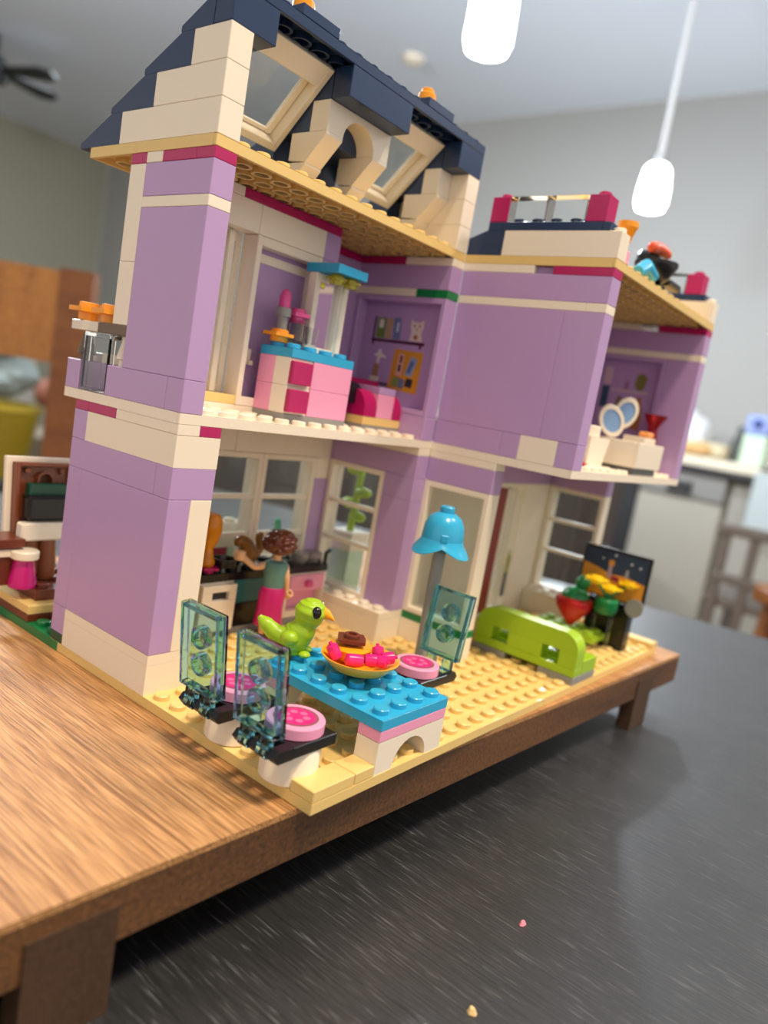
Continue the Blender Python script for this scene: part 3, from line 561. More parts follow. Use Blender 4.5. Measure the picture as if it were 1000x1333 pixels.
ob('plant_print', MB().box(27.05, 9.1, 1.2, 27.45, 9.12, 2.8, .002), PR('3a4a5c'), dr); ob('plant_print', MB().prism([(27.1, 2.8), (27.4, 2.8), (27.65, 4.2), (27.4, 3.8), (27.3, 4.4), (27.1, 3.9)], 9.1, 9.12, 'y'), PR('9aa048'), dr, smooth=False)
# --- right module, upper
studplate('floor_plate', 16, 1, 16, 9, 10.4, 10.8, WHITE, True, {(0, j) for j in range(9)} | {(15, j) for j in range(9)}, label='white studded floor plate of the bathroom')
plates(hs, [(16, 5, 10.8, 17, 9, 12, LAV), (16, 4, 10.8, 17, 5, 12, LAV), (16, 2, 10.8, 17, 4, 12, WHITE), (16, 1, 10.8, 17, 2, 12, LAV),
    (16, 8, 18, 17, 9, 18.4, WHITE), (16, 2, 18, 17, 8, 18.4, WHITE), (16, 1, 18, 17, 2, 18.4, WHITE), (16, 1, 18.4, 17, 9, 19.6, LAV), (16, 5, 19.6, 17, 9, 20, WHITE), (16.3, 4, 19.6, 17, 5, 20, LAV), (16, 1, 19.6, 17, 4, 20, MAG),
    (31, 1, 10.8, 32, 9, 12, LAV), (31, 1, 18, 32, 9, 18.4, WHITE), (31, 1, 18.4, 32, 9, 19.6, LAV), (31, 1, 19.6, 32, 4, 20, MAG), (31, 5, 19.6, 32, 9, 20, WHITE), (31, 4, 19.6, 32, 5, 20, SMOKE),
    (17, 8, 10.8, 31, 9, 12, LAV), (17, 8, 12, 24, 9, 18, LAV), (24, 8, 12, 31, 9, 18, LAV), (17, 8, 18, 31, 9, 18.4, WHITE), (17, 8, 18.4, 31, 9, 19.6, LAV), (17, 8, 19.6, 31, 9, 20, WHITE)])
brick(hs, 16, 3, 12, 17, 9, 18, LAV, 'wall_panel'); brick(hs, 16, 1, 12, 17, 3, 18, LAV, 'wall_panel')
brick(hs, 31, 1, 12, 32, 3, 18, LAV, 'column_brick')
rb = recess(31, 3, 9, 12.01, 17.99); PB = 31.715
flat(rb, 'shelf_print', rect(4.02, 15.7, 6.5, 15.85), PR('c8b0b8'), PB); flat(rb, 'towel_print', [(4.2, 13.4), (4.75, 13.4), (4.75, 14.2), (4.6, 15.5), (4.4, 15.5), (4.1, 14.2)], PR('b5722e'), PB, 'orange towel print')
flat(rb, 'towel_print', [(5.6, 14.0), (6.2, 13.9), (5.95, 15.4), (5.7, 15.4)], PR('7a7040'), PB); flat(rb, 'potted_plant_print', [(4.4, 15.9), (4.8, 15.9), (5.0, 16.3), (4.9, 16.9), (4.5, 17.0), (4.2, 16.7), (4.3, 16.2)], PR('7c7a34'), PB, 'olive potted plant print')
flat(rb, 'bottle_print', rect(5.85, 15.88, 6.0, 16.8), PR('b59ab8'), PB); flat(rb, 'bottle_print', rect(5.4, 15.88, 5.6, 16.4), PR('9a5a80'), PB)
flat(rb, 'brush_print', rect(6.6, 16.1, 7.1, 17.2), PR('d8b8c4'), PB); flat(rb, 'cloth_print', rect(6.6, 14.6, 7.1, 16.0), PR('2f4f66'), PB)
ob('clip', MB().box(30.8, 4.3, 19.62, 31, 5.1, 19.8, .03), mat('shiny_white', 'ffffff', .08), hs, (30.8, 4.3, 19.6))
# --- roof terrace
plates(hs, [(16, 1, 20.4, 17, 7, 21.6, WHITE), (31, 1, 20.4, 32, 7, 21.6, WHITE)])
for x in (16, 31):
    ob('roof_slope', MB().prism([(7, 20.41), (9, 20.41), (9, 21.2), (8, 21.6), (7, 21.6)], x + .01, x + .99, 'x'), NAVY, hs, (x, 7, 20.4), smooth=False)
    brick(hs, x, 2, 21.6, x + 1, 8, 22, NAVY, 'plate', True); brick(hs, x, 1.6, 21.6, x + 1, 1.995, 22, NAVY, 'plate')
    ob('post_stud', MB().stud(x + .5, 1.35, 21.6), WHITE, hs, (x + .5, 1.4, 21.6))
    brick(hs, x, 1.9, 22, x + 1, 2.9, 23.2, MAG, 'brick', True); brick(hs, x, 7, 22, x + 1, 8, 23.2, MAG, 'brick', True)
    for a in (2.95, 5): brick(hs, x, a, 22, x + 1, a + 2, 23.2, CLEAR, 'glass_brick')
plates(hs, [(17, 8, 20.4, 31, 9, 21.6, WHITE)])

# ================================================================== FURNITURE AND LOOSE TOYS
# chairs (origin: seat centre on the base plate; back toward -x)
def make_chair(label):
    t = thing('toy_chair', label, 'chair', (0, 0, 0), 'clear-backed dining chairs')
    ob('leg', MB().lathe([(.95, .02), (.98, .06), (.98, 1.14), (.94, 1.2)], n=28), WHITE, t)
    ob('seat_plate', MB().box(-1.0, -1, 1.2, 1.0, 1, 1.6, .03).prism([(-.98, 1.2), (-.98, 1.6), (-1.62, 1.6), (-1.78, 1.4), (-1.62, 1.2)], -.99, -.6, 'y').prism([(-.98, 1.2), (-.98, 1.6), (-1.62, 1.6), (-1.78, 1.4), (-1.62, 1.2)], -.1, .25, 'y').prism([(-.98, 1.2), (-.98, 1.6), (-1.62, 1.6), (-1.78, 1.4), (-1.62, 1.2)], .75, .99, 'y'), BLACK, t)
    cu = ob('seat_cushion', MB().lathe([(.9, 1.6), (.97, 1.62), (.97, 1.95), (.93, 2.0)], n=32), PINK, t, (0, 0, 1.6))
    pr = ob('printed_disc', MB().lathe([(.74, 2.0), (.74, 2.006)], n=32), PR('8a5560'), cu, label='grey-rimmed magenta print'); 
    ob('printed_flower', MB().lathe([(.64, 2.004), (.64, 2.012)], n=32), MAGF, cu)
    for a in range(6): ob('petal_print', MB().lathe([(.13, 2.01), (.13, 2.016)], .34 * math.cos(a * PI / 3), .34 * math.sin(a * PI / 3), 12), PR('e0669a'), cu)
    ob('hinge', MB().cyl(0, 0, -.58, -.12, .2, 14, .03, 'y').cyl(0, 0, .27, .73, .2, 14, .03, 'y').box(-.16, -.58, .1, .16, -.12, .62, .04).box(-.16, .27, .1, .16, .73, .62, .04).tf(Matrix.Translation((-1.62, 0, 1.4))), TBLUE, t)
    mb = MB().box(.27, -.99, 0, .4, .99, 2.95, .02)
    for a in ((0, -.99, 0, .27, -.83, 2.95), (0, .83, 0, .27, .99, 2.95), (0, -.83, 0, .27, .83, .16), (0, -.83, 2.79, .27, .83, 2.95)): mb.box(*a, .02)
    for z in (1.0, 1.95): mb.lathe([(.28, .27), (.28, .0), (.4, .0), (.4, .27)], 0, z, 20, axis='x')
    ob('back_panel', mb.tf(Matrix.Translation((-1.85, 0, 1.98)) @ Matrix.Rotation(-.13, 4, 'Y')), TBLUE, t, label='clear blue back with two rings')
    return t
c1 = make_chair('clear blue chair at the plate corner, second from the base front edge'); c1.location = at(.88, 4.85, 0)
c2 = copy_tree(c1); c2.location = at(.68, 1.8, 0); c2['label'] = 'clear blue chair nearest the front corner of the tan plate'
c3 = copy_tree(c1); c3.location = at(9, 2.95, 0); c3.rotation_euler[2] = PI; c3['label'] = 'clear blue chair on the far side of the blue table'
# table
tb = thing('toy_table', 'toy dining table with bright blue studded top and white arch legs', 'table', (5, 3, 0))
tt = ob('tabletop', MB().plate(3, 0, 4, 6, 1.6, 2.0), AZURE, tb)
ob('apron', MB().box(3.01, .01, 1.2, 6.99, 1, 1.595, .02), PINK, tb); ob('apron', MB().box(3.01, 5, 1.2, 6.99, 5.99, 1.595, .02), PINK, tb)
arch(tb, 'arch_leg', 3, .005, 0, 1.2, WHITE, dep=.99); arch(tb, 'arch_leg', 3, 5, 0, 1.2, WHITE, dep=.99)
# fruit dish
fx, fy = 5.18, 3.05
fd = thing('fruit_dish', 'shallow orange dish of berries on the blue toy table', 'dish', (fx, fy, 2.2))
ob('bowl', MB().lathe([(.45, 2.2), (.6, 2.22), (1.1, 2.42), (1.5, 2.82), (1.52, 2.88), (1.46, 2.88), (1.05, 2.55), (.5, 2.36), (0, 2.34)], fx, fy, 36), mat('dish_orange', 'f8ab24', .25), fd)
fl_ = thing('flower_treat', 'orange and brown flower-shaped treat on the orange dish', 'treat', (5.35, 3.75, 2.4))
def flower(parent, name, cx, cy, z0, z1, M, n=5, r=.62, r2=.3, hole=False):
    pts = [(cx + (r if k % 2 == 0 else r * .78) * math.cos(2 * PI * k / (2 * n)), cy + (r if k % 2 == 0 else r * .78) * math.sin(2 * PI * k / (2 * n))) for k in range(2 * n)]
    mb = MB().prism(pts, z0 + (z1 - z0) * .45, z0 + (z1 - z0) * .7, 'z').lathe([(r2, z0), (r2 * 1.05, z0 + (z1 - z0) * .6), (r2, z1 - .02), (r2 * .9, z1)] + ([(r2 * .55, z1), (r2 * .5, z1 - .12), (0, z1 - .12)] if hole else []), cx, cy, 16)
    return ob(name, mb, M, parent)
ob('orange_petals', MB().lathe([(.5, 2.45), (.8, 2.75), (.88, 3.0), (.6, 3.08)], 5.35, 3.75, 10), ORANGE, fl_); flower(fl_, 'brown_petals', 5.35, 3.75, 3.0, 3.5, BROWN, 4, .7, .32, True)
def berry(x, y, z, ax, L, lab):
    x -= .42; y -= .25
    t = thing('toy_berry', lab, 'berry', (x, y, z - .22), 'magenta berries in the orange dish')
    a = Vector(ax).normalized(); c = Vector((x, y, z))
    ob('fruit', MB().tube([c - a * L * .5, c - a * L * .42, c, c + a * L * .42, c + a * L * .5], [.12, .22, .24, .22, .12], 14), mat('berry_magenta', 'e01f7c', .25), t)
    ob('stalk', MB().tube([c + a * L * .5, c + a * (L * .5 + .1)], .07, 8), mat('berry_magenta', 'e01f7c', .25), t)
for b in ((4.78, 3.95, 2.95, (-.3, .4, .8), .62, 'upright magenta berry at the dish end beside the green bird'), (5.05, 3.15, 2.85, (.8, -.4, -.1), .7, 'long magenta berry lying along the near dish rim'), (5.55, 2.75, 2.9, (.6, -.7, .1), .5, 'round magenta berry in the middle of the near dish rim'), (6.25, 3.0, 3.0, (.1, .3, .9), .5, 'upright magenta berry beside the brown flower'), (6.2, 2.45, 2.98, (.7, -.6, .2), .52, 'magenta berry at the dish end beside the pink-seated chair'), (5.85, 2.45, 2.9, (.3, -.8, .1), .4, 'small magenta berry squeezed between two others on the rim')): berry(*b)
# bird
bd = thing('toy_bird', 'lime green toy bird with yellow beak standing on the blue table', 'bird', (4.55, 5.5, 2.0))
d_ = Vector((.62, -.78, 0)); f_ = lambda a, z, s=0: tuple(Vector((4.3, 5.75, 0)) + d_ * a + Vector((.78, .62, 0)) * s + Vector((0, 0, z)))
def smooth_path(P, R, k=9):
    Q, RR = [], []
    for i in range(len(P) - 1):
        p0, p1, p2, p3 = (Vector(P[max(i - 1, 0)]), Vector(P[i]), Vector(P[i + 1]), Vector(P[min(i + 2, len(P) - 1)]))
        for j in range(k):
            t = j / k; Q.append(.5 * (2 * p1 + (p2 - p0) * t + (2 * p0 - 5 * p1 + 4 * p2 - p3) * t * t + (3 * p1 - p0 - 3 * p2 + p3) * t ** 3)); u = t * t * (3 - 2 * t); RR.append(R[i] * (1 - u) + R[i + 1] * u)
    return Q + [Vector(P[-1])], RR + [R[-1]]
Qp, Rp = smooth_path([f_(-1.5, 3.45), f_(-1.15, 3.16), f_(-.65, 2.84), f_(-.05, 2.75), f_(.22, 3.1), f_(.34, 3.46), f_(.42, 3.74), f_(.47, 4.0), f_(.5, 4.25), f_(.515, 4.42), f_(.52, 4.5)], [.1, .3, .36, .6, .54, .46, .56, .63, .52, .32, .04])
mb = MB().tube(Qp, Rp, 20)
ob('body', mb, LIME, bd, ang=1.2)
ob('base_foot', MB().lathe([(.42, 2.2), (.5, 2.3), (.48, 2.75)], 4.25, 5.8, 20), mat('darker_lime', '7fae22', .3), bd)
for s in (-.34, .34): ob('foot', MB().ell(f_(.5, 2.32, s), (.24, .26, .13), 12, 8), LIME, bd); ob('wing', MB().ell(f_(-.15, 2.95, s * 1.5), (.34, .38, .3), 14, 8), LIME, bd)
ob('beak', MB().tube([f_(.85, 4.0), f_(1.12, 3.95), f_(1.45, 3.75)], [.3, .21, .02], 12), mat('beak_yellow', 'f5a915', .3), bd)
for s in (-.42,): 
    e = ob('eye', MB().ell(f_(.72, 4.08, .46), (.2, .2, .25), 14, 10), BLACK, bd); ob('eye_glint', MB().ell(f_(.86, 4.2, .56), (.06, .06, .07), 8, 6), WHITE, e)
ob('eye', MB().ell(f_(.72, 4.08, -.46), (.2, .2, .25), 14, 10), BLACK, bd)
# doll
DX, DY = 8.7, 11.7
dl = thing('toy_doll', 'toy doll with brown curly hair, teal top and magenta skirt facing the kitchen', 'person', (DX, DY, .2))
D_ = lambda r, f, z: tuple(Vector((DX, DY, z)) + Vector((.8, -.6, 0)) * r + Vector((.6, .8, 0)) * f)   # r to the doll's right hand side as seen from behind, f forward
pts = [D_(0, 0, 2.75), D_(0, 0, 3.3), D_(0, 0, 3.85), D_(0, 0, 4.1), D_(0, 0, 4.35), D_(0, .05, 4.9), D_(-.48, 0, 3.8), D_(-1.0, -.1, 3.62), D_(-1.5, .0, 3.95), D_(-1.72, .05, 4.1),
       D_(.48, 0, 3.8), D_(.62, -.05, 3.2), D_(.68, .12, 2.7), D_(.7, .2, 2.5), D_(-.22, 0, 2.2), D_(-.22, 0, .75), D_(-.22, 0, .35), D_(.22, 0, 2.2), D_(.22, 0, .75), D_(.22, 0, .35), D_(-.22, .3, .32), D_(.22, .3, .32)]
ed = [(0, 1), (1, 2), (2, 3), (3, 4), (4, 5), (2, 6), (6, 7), (7, 8), (8, 9), (2, 10), (10, 11), (11, 12), (12, 13), (0, 14), (14, 15), (15, 16), (0, 17), (17, 18), (18, 19), (16, 20), (19, 21)]
rd = [.3, .3, .34, .2, .2, .5, .2, .17, .17, .2, .2, .16, .15, .18, .25, .2, .16, .25, .2, .16, .14, .14]
body = ob('body', skin(pts, ed, rd, 2, 0), SKIN, dl)
ob('top', MB().lathe([(.46, 2.66), (.47, 2.9), (.48, 3.3), (.56, 3.75), (.5, 3.98), (.26, 4.1)], n=24).tf(Matrix.Translation((DX, DY, 0)) @ Matrix.Rotation(math.radians(-37), 4, 'Z') @ Matrix.Diagonal((1.12, .82, 1, 1))), SAGE, dl)
ob('skirt', MB().lathe([(.62, .82), (.64, .9), (.58, 1.7), (.58, 2.4), (.5, 2.72), (.42, 2.76)], n=20).tf(Matrix.Translation((DX, DY, 0)) @ Matrix.Rotation(math.radians(-37), 4, 'Z') @ Matrix.Diagonal((1.1, .85, 1, 1))), mat('skirt_magenta', 'c0186e', .3), dl)
for r in (-.22, .22): ob('shoe', MB().ell(D_(r, .15, .32), (.2, .24, .13), 12, 6), mat('shoe_navy', '2a2f4a', .4), dl)
hr = MB().ell(D_(0, -.06, 4.98), (.78, .78, .64), 24, 14)
for i in range(60):
    a = random.uniform(0, 2 * PI); ph = random.uniform(-.75, 1.2); rr = .74 * math.cos(ph)
    hr.ell((DX + rr * .9 * math.cos(a) - .03, DY + rr * .9 * math.sin(a) - .05, 4.98 + .54 * math.sin(ph)), (.24, .24, .15), 12, 8)
ob('hair', hr, mat('hair_brown', '5e2c1c', .18), dl)
ob('grip_hand', MB().lathe([(.26, 3.9), (.27, 4.3), (.17, 4.3), (.16, 3.9), (.26, 3.9)], D_(-1.78, .05, 0)[0], D_(-1.78, .05, 0)[1], 16), SKIN, dl); ob('grip_hand', MB().lathe([(.2, 0), (.2, .34), (.12, .34), (.11, 0), (.2, 0)], 0, 0, 14).tf(Matrix.Translation(D_(.72, .22, 2.3)) @ Matrix.Rotation(.9, 4, 'X')), SKIN, dl)
for s in (-.16, .16): ob('eye', MB().ell(D_(s, .5, 4.95), (.06, .06, .09), 8, 6), BLACK, dl)
ob('mouth', MB().ell(D_(0, .5, 4.72), (.09, .05, .03), 8, 6), RED, dl)
# kitchen run: cabinets along y 13-15
kx = thing('toy_worktop', 'black studded worktop along the back of the toy kitchen', 'worktop', (7.5, 14, 2.8))
ob('plate', MB().plate(1, 13, 13, 2, 2.8, 3.2), BLACK, kx)
ob('plinth_plate', MB().box(3, 13, 0, 14, 15, .39, .02), GREY, kx)
dwt = thing('toy_dishwasher', 'white toy dishwasher with a slot handle in the toy kitchen', 'appliance', (6.4, 13, .4))
ob('body', MB().box(5.3, 13.05, .42, 7.4, 14.95, 2.78, .02), WHITE, dwt)
ob('door', MB().box(5.35, 12.75, .42, 7.4, 13.04, 1.95, .03).box(5.35, 12.75, 2.35, 7.4, 13.04, 2.7, .03).box(5.35, 12.75, 1.95, 5.95, 13.04, 2.35, .02).box(6.95, 12.75, 1.95, 7.4, 13.04, 2.35, .02), WHITE, dwt); ob('handle_slot', MB().box(5.9, 12.98, 1.9, 7.0, 13.04, 2.4, .01), DARKG, dwt)
ovn = thing('toy_oven', 'teal and black toy oven behind the doll', 'appliance', (8.2, 13.5, .4))
ob('teal_panel', MB().box(7.45, 13.03, 1.6, 9.45, 14.95, 2.79, .03), TEAL, ovn); ob('black_base', MB().box(7.45, 13.03, .4, 10.95, 14.95, 1.58, .03), BLACK, ovn); ob('side_panel', MB().box(9.5, 13.03, 1.6, 10.95, 14.95, 2.79, .03), BLACK, ovn)
cbn = thing('toy_drawer_cabinet', 'white toy cabinet with one pink drawer beside the window', 'cabinet', (12.5, 13.5, .4))
ob('carcass', MB().box(11.0, 13.03, .41, 11.2, 14.95, 2.79, .02).box(13.8, 13.03, .41, 14, 14.95, 2.79, .02).box(11.2, 13.03, .41, 13.8, 14.95, .75, .02).box(11.2, 14.7, .75, 13.8, 14.95, 2.79, .02).box(11.2, 13.03, 2.72, 13.8, 14.9, 2.79, .01), WHITE, cbn)
dwr = ob('drawer', MB().box(11.22, 12.95, 1.8, 13.78, 14.6, 2.7, .03), PINK, cbn, (12.5, 13, 1.8)); ob('drawer_pull', MB().box(12.3, 12.72, 2.05, 12.75, 12.95, 2.4, .05), HOT, dwr, label='darker pink pull'); ob('drawer_inside', MB().box(11.22, 13.5, .76, 13.78, 14.6, 1.75, .03), PINK, cbn)
for x, l in ((12.4, 'smoky clear hob disc beside the doll on the black worktop'), (13.45, 'smoky clear hob disc at the window end of the black worktop')): 
    t = thing('hob_disc', l, 'hob', (x, 13.7, 3.2), 'smoky discs on the worktop'); ob('disc', MB().cyl(x, 13.75, 3.2, 3.75, .52, 20), SMOKE, t)
t = thing('toy_faucet', 'dark toy tap standing at the window end of the worktop', 'tap', (13.9, 13.3, 3.2)); ob('spout', MB().tube([(14.15, 13.4, 3.0), (14.15, 13.4, 3.7), (14.25, 13.2, 3.95)], .12, 10), mat('tap_dark_blue', '203a48', .3), t)
t = thing('toy_bottle', 'amber toy bottle with a round top on the kitchen worktop', 'bottle', (5.85, 13.3, 3.5)); ob('body', MB().lathe([(.35, 3.5), (.42, 3.7), (.3, 4.1), (.25, 4.35), (.42, 4.7), (.55, 5.2), (.52, 5.7), (.4, 6.0), (.1, 6.08)], 5.85, 13.45, 18), AMBER, t)
t = thing('toy_flower', 'magenta toy flower at the foot of the amber bottle', 'flower', (5.9, 13.3, 3.2)); flower(t, 'petals', 5.95, 13.4, 3.2, 3.65, MAG, 5, .62, .3)
t = thing('toy_pan', 'black toy frying pan on the worktop under the raised hand', 'pan', (7.1, 13.4, 3.2)); ob('bowl', MB().lathe([(.4, 3.42), (.6, 3.5), (.62, 3.85), (.52, 3.85), (.45, 3.55), (0, 3.52)], 6.9, 13.4, 20), BLACK, t); ob('handle', MB().tube([(6.4, 13.5, 3.75), (5.9, 13.6, 3.85)], .09, 8), BLACK, t)
t = thing('toy_squirrel', 'golden brown knobbly toy animal on the worktop beside the doll', 'toy', (8.6, 13.6, 3.2))
ob('body', skin([(8.5, 13.6, 3.3), (8.5, 13.6, 4.0), (8.3, 13.6, 4.5), (7.85, 13.6, 4.7), (9.0, 13.6, 3.9), (9.35, 13.6, 4.2), (9.1, 13.6, 4.8), (7.6, 13.6, 4.35), (9.3, 13.6, 5.0)], [(0, 1), (1, 2), (2, 3), (1, 4), (4, 5), (5, 6), (3, 7), (6, 8)], [.4, .4, .42, .34, .28, .25, .24, .16, .16], 2), GOLDB, t); ob('dish', MB().lathe([(.5, 3.2), (.75, 3.35), (.72, 3.35), (.4, 3.26), (0, 3.26)], 9.1, 13.5, 18), mat('dish_tan', 'b08a5a', .3), t)
t = thing('toy_frog', 'tiny sea-green toy frog beyond the window above the doll', 'toy', (13.2, 16.5, 4.2)); ob('body', skin([(13.05, 16.4, 4.1), (13.1, 16.4, 4.6), (12.95, 16.4, 5.0), (13.4, 16.4, 4.3)], [(0, 1), (1, 2), (0, 3)], [.24, .2, .2, .14], 2), mat('sea_green', '3fae86', .25), t); ob('perch', MB().box(12.7, 16.1, .02, 13.7, 17, 4.0, .03), WHITE, t)
# outside the kitchen windows
for x, y, z0, z1, M, l in ((9.3, 17, 0, 3.4, mat('raspberry', 'b0304a', .3), 'raspberry red block standing outside the kitchen window'), (10.3, 17, 0, 3.4, MINT, 'pale mint block standing outside the kitchen window')):
    t = thing('garden_block', l, 'block', (x, y, z0)); ob('block', MB().box(x - .48, 16.6, .0, x + .48, 17.6, z1, .03), M, t)
t = thing('window_box', 'white studded planter box on the red and mint blocks', 'planter', (9.8, 17.1, 3.4)); ob('box', MB().plate(8.6, 16.6, 3, 2, 3.4, 4.2), WHITE, t); ob('upper_plate', MB().plate(9.6, 16.6, 2, 1, 4.2, 4.7), WHITE, t)
t = thing('garden_plant', 'lime green stacked-leaf plant outside the kitchen side window', 'plant', (17.4, 14.7, 0))
ob('pedestal', MB().box(16.7, 13.9, .01, 18.1, 15.4, 3.5, .03), MINT, t); ob('planter', MB().box(16.6, 13.8, 3.5, 18.2, 15.5, 4.6, .04), WHITE, t)
lf = MB().tube([(17.4, 14.7, 4.6), (17.4, 14.6, 6.2), (17.4, 14.5, 8.6)], .22, 10)
ob('stem', lf, LIME, t)
for z, s in ((5.5, -.3), (6.2, .5), (7.0, -.45), (8.2, .4), (8.9, -.1)): ob('leaf', MB().ell((17.4, 14.6 + s, z), (.35, .6, .32), 12, 8), LIME, t)
# bedroom
dv = thing('toy_dresser', 'pink toy dresser with blue top and two magenta drawers in the bedroom', 'dresser', (8, 11, 10.8))
ob('base_plate', MB().box(6, 10, 10.81, 10, 11.98, 11.2, .02), GREY, dv); ob('top_plate', MB().plate(6, 10, 4, 2, 13.6, 14.0), AZURE, dv)
for z in (11.2, 12.4):
    plates(dv, [(6, 11, z, 7, 12, z + 1.2, PINK), (7.4, 10, z, 10, 12, z + 1.2, PINK), (6, 10.05, z, 7.4, 11, z + 1.2, WHITE)])
    d2 = ob('drawer', MB().box(6.0, 9.78, z + .1, 7.2, 10.06, z + 1.08, .04), MAG, dv, (6.6, 9.8, z))
mr_ = thing('toy_mirror_lamp', 'white toy mirror frame with a blue lamp shade above the pink dresser', 'lamp', (9, 11.6, 14))
window(mr_, 'y', 11.25, .5, 8.0, 10.0, 14.0, 17.6, (), st=.32, pm=MIRROR)
ob('post', MB().cyl(9.95, 11.3, 14.0, 17.55, .22, 14), WHITE, mr_)
ob('shade', MB().box(8, 10, 17.6, 10, 12, 18.0, .03), AZURE, mr_); 
for x, y in ((8.6, 10.6), (9.45, 10.5)): flower(mr_, 'lamp_glass', x, y, 17.15, 17.6, TYEL, 5, .5, .3)
t = thing('toy_lipstick', 'pink toy lipstick in a grey tube on the pink dresser', 'lipstick', (6.55, 10.6, 14.2)); flower(t, 'flower_base', 6.5, 11.5, 14.2, 14.75, ORANGE, 5, .72, .38)
ob('tube', MB().lathe([(.24, 14.7), (.24, 15.3), (.34, 15.32), (.34, 15.66), (.26, 15.7)], 6.55, 11.5, 16), GREY, t); ob('colour_stick', MB().lathe([(.26, 15.68), (.26, 16.15), (.18, 16.4), (.02, 16.5)], 6.55, 11.5, 14), HOT, t)
t = thing('perfume_bottle', 'clear toy perfume bottle with a pink flower stopper on the dresser', 'bottle', (7.55, 10.55, 14.2)); ob('glass', MB().lathe([(.4, 14.2), (.4, 15.15), (.32, 15.3), (.26, 15.3), (.3, 14.4), (0, 14.4)], 7.35, 11.4, 16), CLEAR, t); flower(t, 'flower_stopper', 7.35, 11.4, 15.15, 15.8, HOT, 5, .6, .32)
t = thing('clear_cup', 'small clear toy cup beside the perfume bottle', 'cup', (8.3, 10.6, 14.2)); ob('glass', MB().lathe([(.26, 14.2), (.3, 15.1), (.24, 15.1), (.2, 14.35), (0, 14.35)], 7.95, 11.0, 16), CLEAR, t)
chs = thing('toy_armchair', 'magenta rounded toy armchair with pink front in the bedroom', 'armchair', (13.6, 11.5, 10.8))
qp = [(11.0 + 0, 11.6)] 
def arm(x0, x1):
    P = [(9.4, 11.6)] + [(10.6 - 1.2 * math.cos(a), 11.6 + 1.2 * math.sin(a)) for a in [PI / 2 * i / 8 for i in range(1, 9)]] + [(12, 12.8), (12, 11.6)]
    return MB().prism([(y + 1.2, z + .3) for y, z in P][::-1], x0, x1, 'x')
ax_, ay_ = 0, 0
ob('base_plate', MB().box(12, 10.6, 10.81, 15, 13, 11.15, .02), GREY, chs); ob('seat_base', MB().box(12, 10.6, 11.15, 15, 13, 11.55, .02), TAN, chs)
for a, b in ((12, 12.95), (14.3, 15)):
    P = [(a, 11.56), (b, 11.56)]
    ob('arm', MB().prism([(10.6, 11.56), (13, 11.56), (13, 12.9), (11.6, 12.9)] + [(11.6 - 1.0 * math.sin(t_), 11.9 + 1.0 * math.cos(t_)) for t_ in [PI / 2 * i / 8 for i in range(1, 9)]], a, b, 'x'), MAG, chs)
ob('front_panel', MB().box(12.97, 10.62, 11.56, 14.28, 11.6, 12.75, .02), PINK, chs); ob('top_plate', MB().box(12.97, 10.62, 12.76, 14.28, 12.4, 13.1, .02), LAV, chs); ob('back', MB().box(12.0, 12.4, 11.56, 15, 13, 13.4, .05), MAG, chs)
t = thing('toy_stool', 'black angular toy piece between the pink dresser and magenta armchair', 'toy', (11.2, 11.2, 10.8)); ob('body', MB().prism([(11.1, 12.05), (12.0, 12.1), (12.45, 12.8), (12.0, 13.1), (11.1, 13.2)], 11.3, 11.8, 'y'), BLACK, t, smooth=False); ob('foot', MB().box(11.2, 11.4, 10.81, 11.6, 11.7, 12.06, .03), BLACK, t)
# bathroom
tbv = thing('toy_bathtub', 'white toy bathtub at the open front of the bathroom', 'bathtub', (26, 2.3, 10.8))
ob('tub_wall', MB().box(24, 1.02, 11.2, 28, 1.3, 12.62, .04).box(24, 3.35, 11.2, 28, 3.65, 12.62, .04).box(24, 1.3, 11.2, 24.3, 3.35, 12.62, .04).box(27.7, 1.3, 11.2, 28, 3.35, 12.62, .04).box(24.3, 1.3, 11.2, 27.7, 3.35, 11.6, .02), WHITE, tbv)
ob('grey_base', MB().box(24.2, 1.2, 10.81, 27.8, 3.5, 11.2, .02), DGREY, tbv); ob('rim_plate', MB().box(26.2, 1.6, 12.62, 28, 2.9, 12.95, .03), WHITE, tbv)
t = thing('toy_basin', 'white toy basin on a red foot beside the bathtub', 'basin', (22, 3, 10.8)); ob('pedestal', MB().prism([(20.6, 10.82), (22.6, 10.82), (23.2, 12.5), (20.6, 12.5)], 2.4, 4.2, 'y'), WHITE, t, smooth=False); ob('bowl', MB().cyl(22, 3.3, 12.5, 13.1, .7, 20), WHITE, t); ob('red_foot', MB().box(20.2, 2.3, 10.81, 20.6, 2.9, 11.1, .03), RED, t)
t = thing('butterfly_mirror', 'blue twin-oval toy piece with white rims above the bathtub', 'toy', (25.6, 2.8, 12.6)); FB = mat('frosted_blue', '7fa6d6', .3)
for (x, z, an) in ((24.25, 13.55, -.5), (26.05, 14.15, .35)):
    M4 = Matrix.Translation((x, 3.0, z)) @ Matrix.Rotation(-.85, 4, 'Z') @ Matrix.Rotation(an, 4, 'Y') @ Matrix.Diagonal((.72, 1, .95, 1))
    o = ob('rim', MB().lathe([(.95, -.12), (1.0, 0), (.95, .12), (.72, .12), (.7, -.12), (.95, -.12)], 0, 0, 24, axis='y').tf(M4), WHITE, t); ob('blue_face', MB().lathe([(.75, -.06), (.75, .06)], 0, 0, 24, axis='y').tf(M4), FB, o)
ob('stem', MB().tube([(25.1, 3.1, 11.62), (25.15, 3.1, 13.4)], .14, 8), BLACK, t)
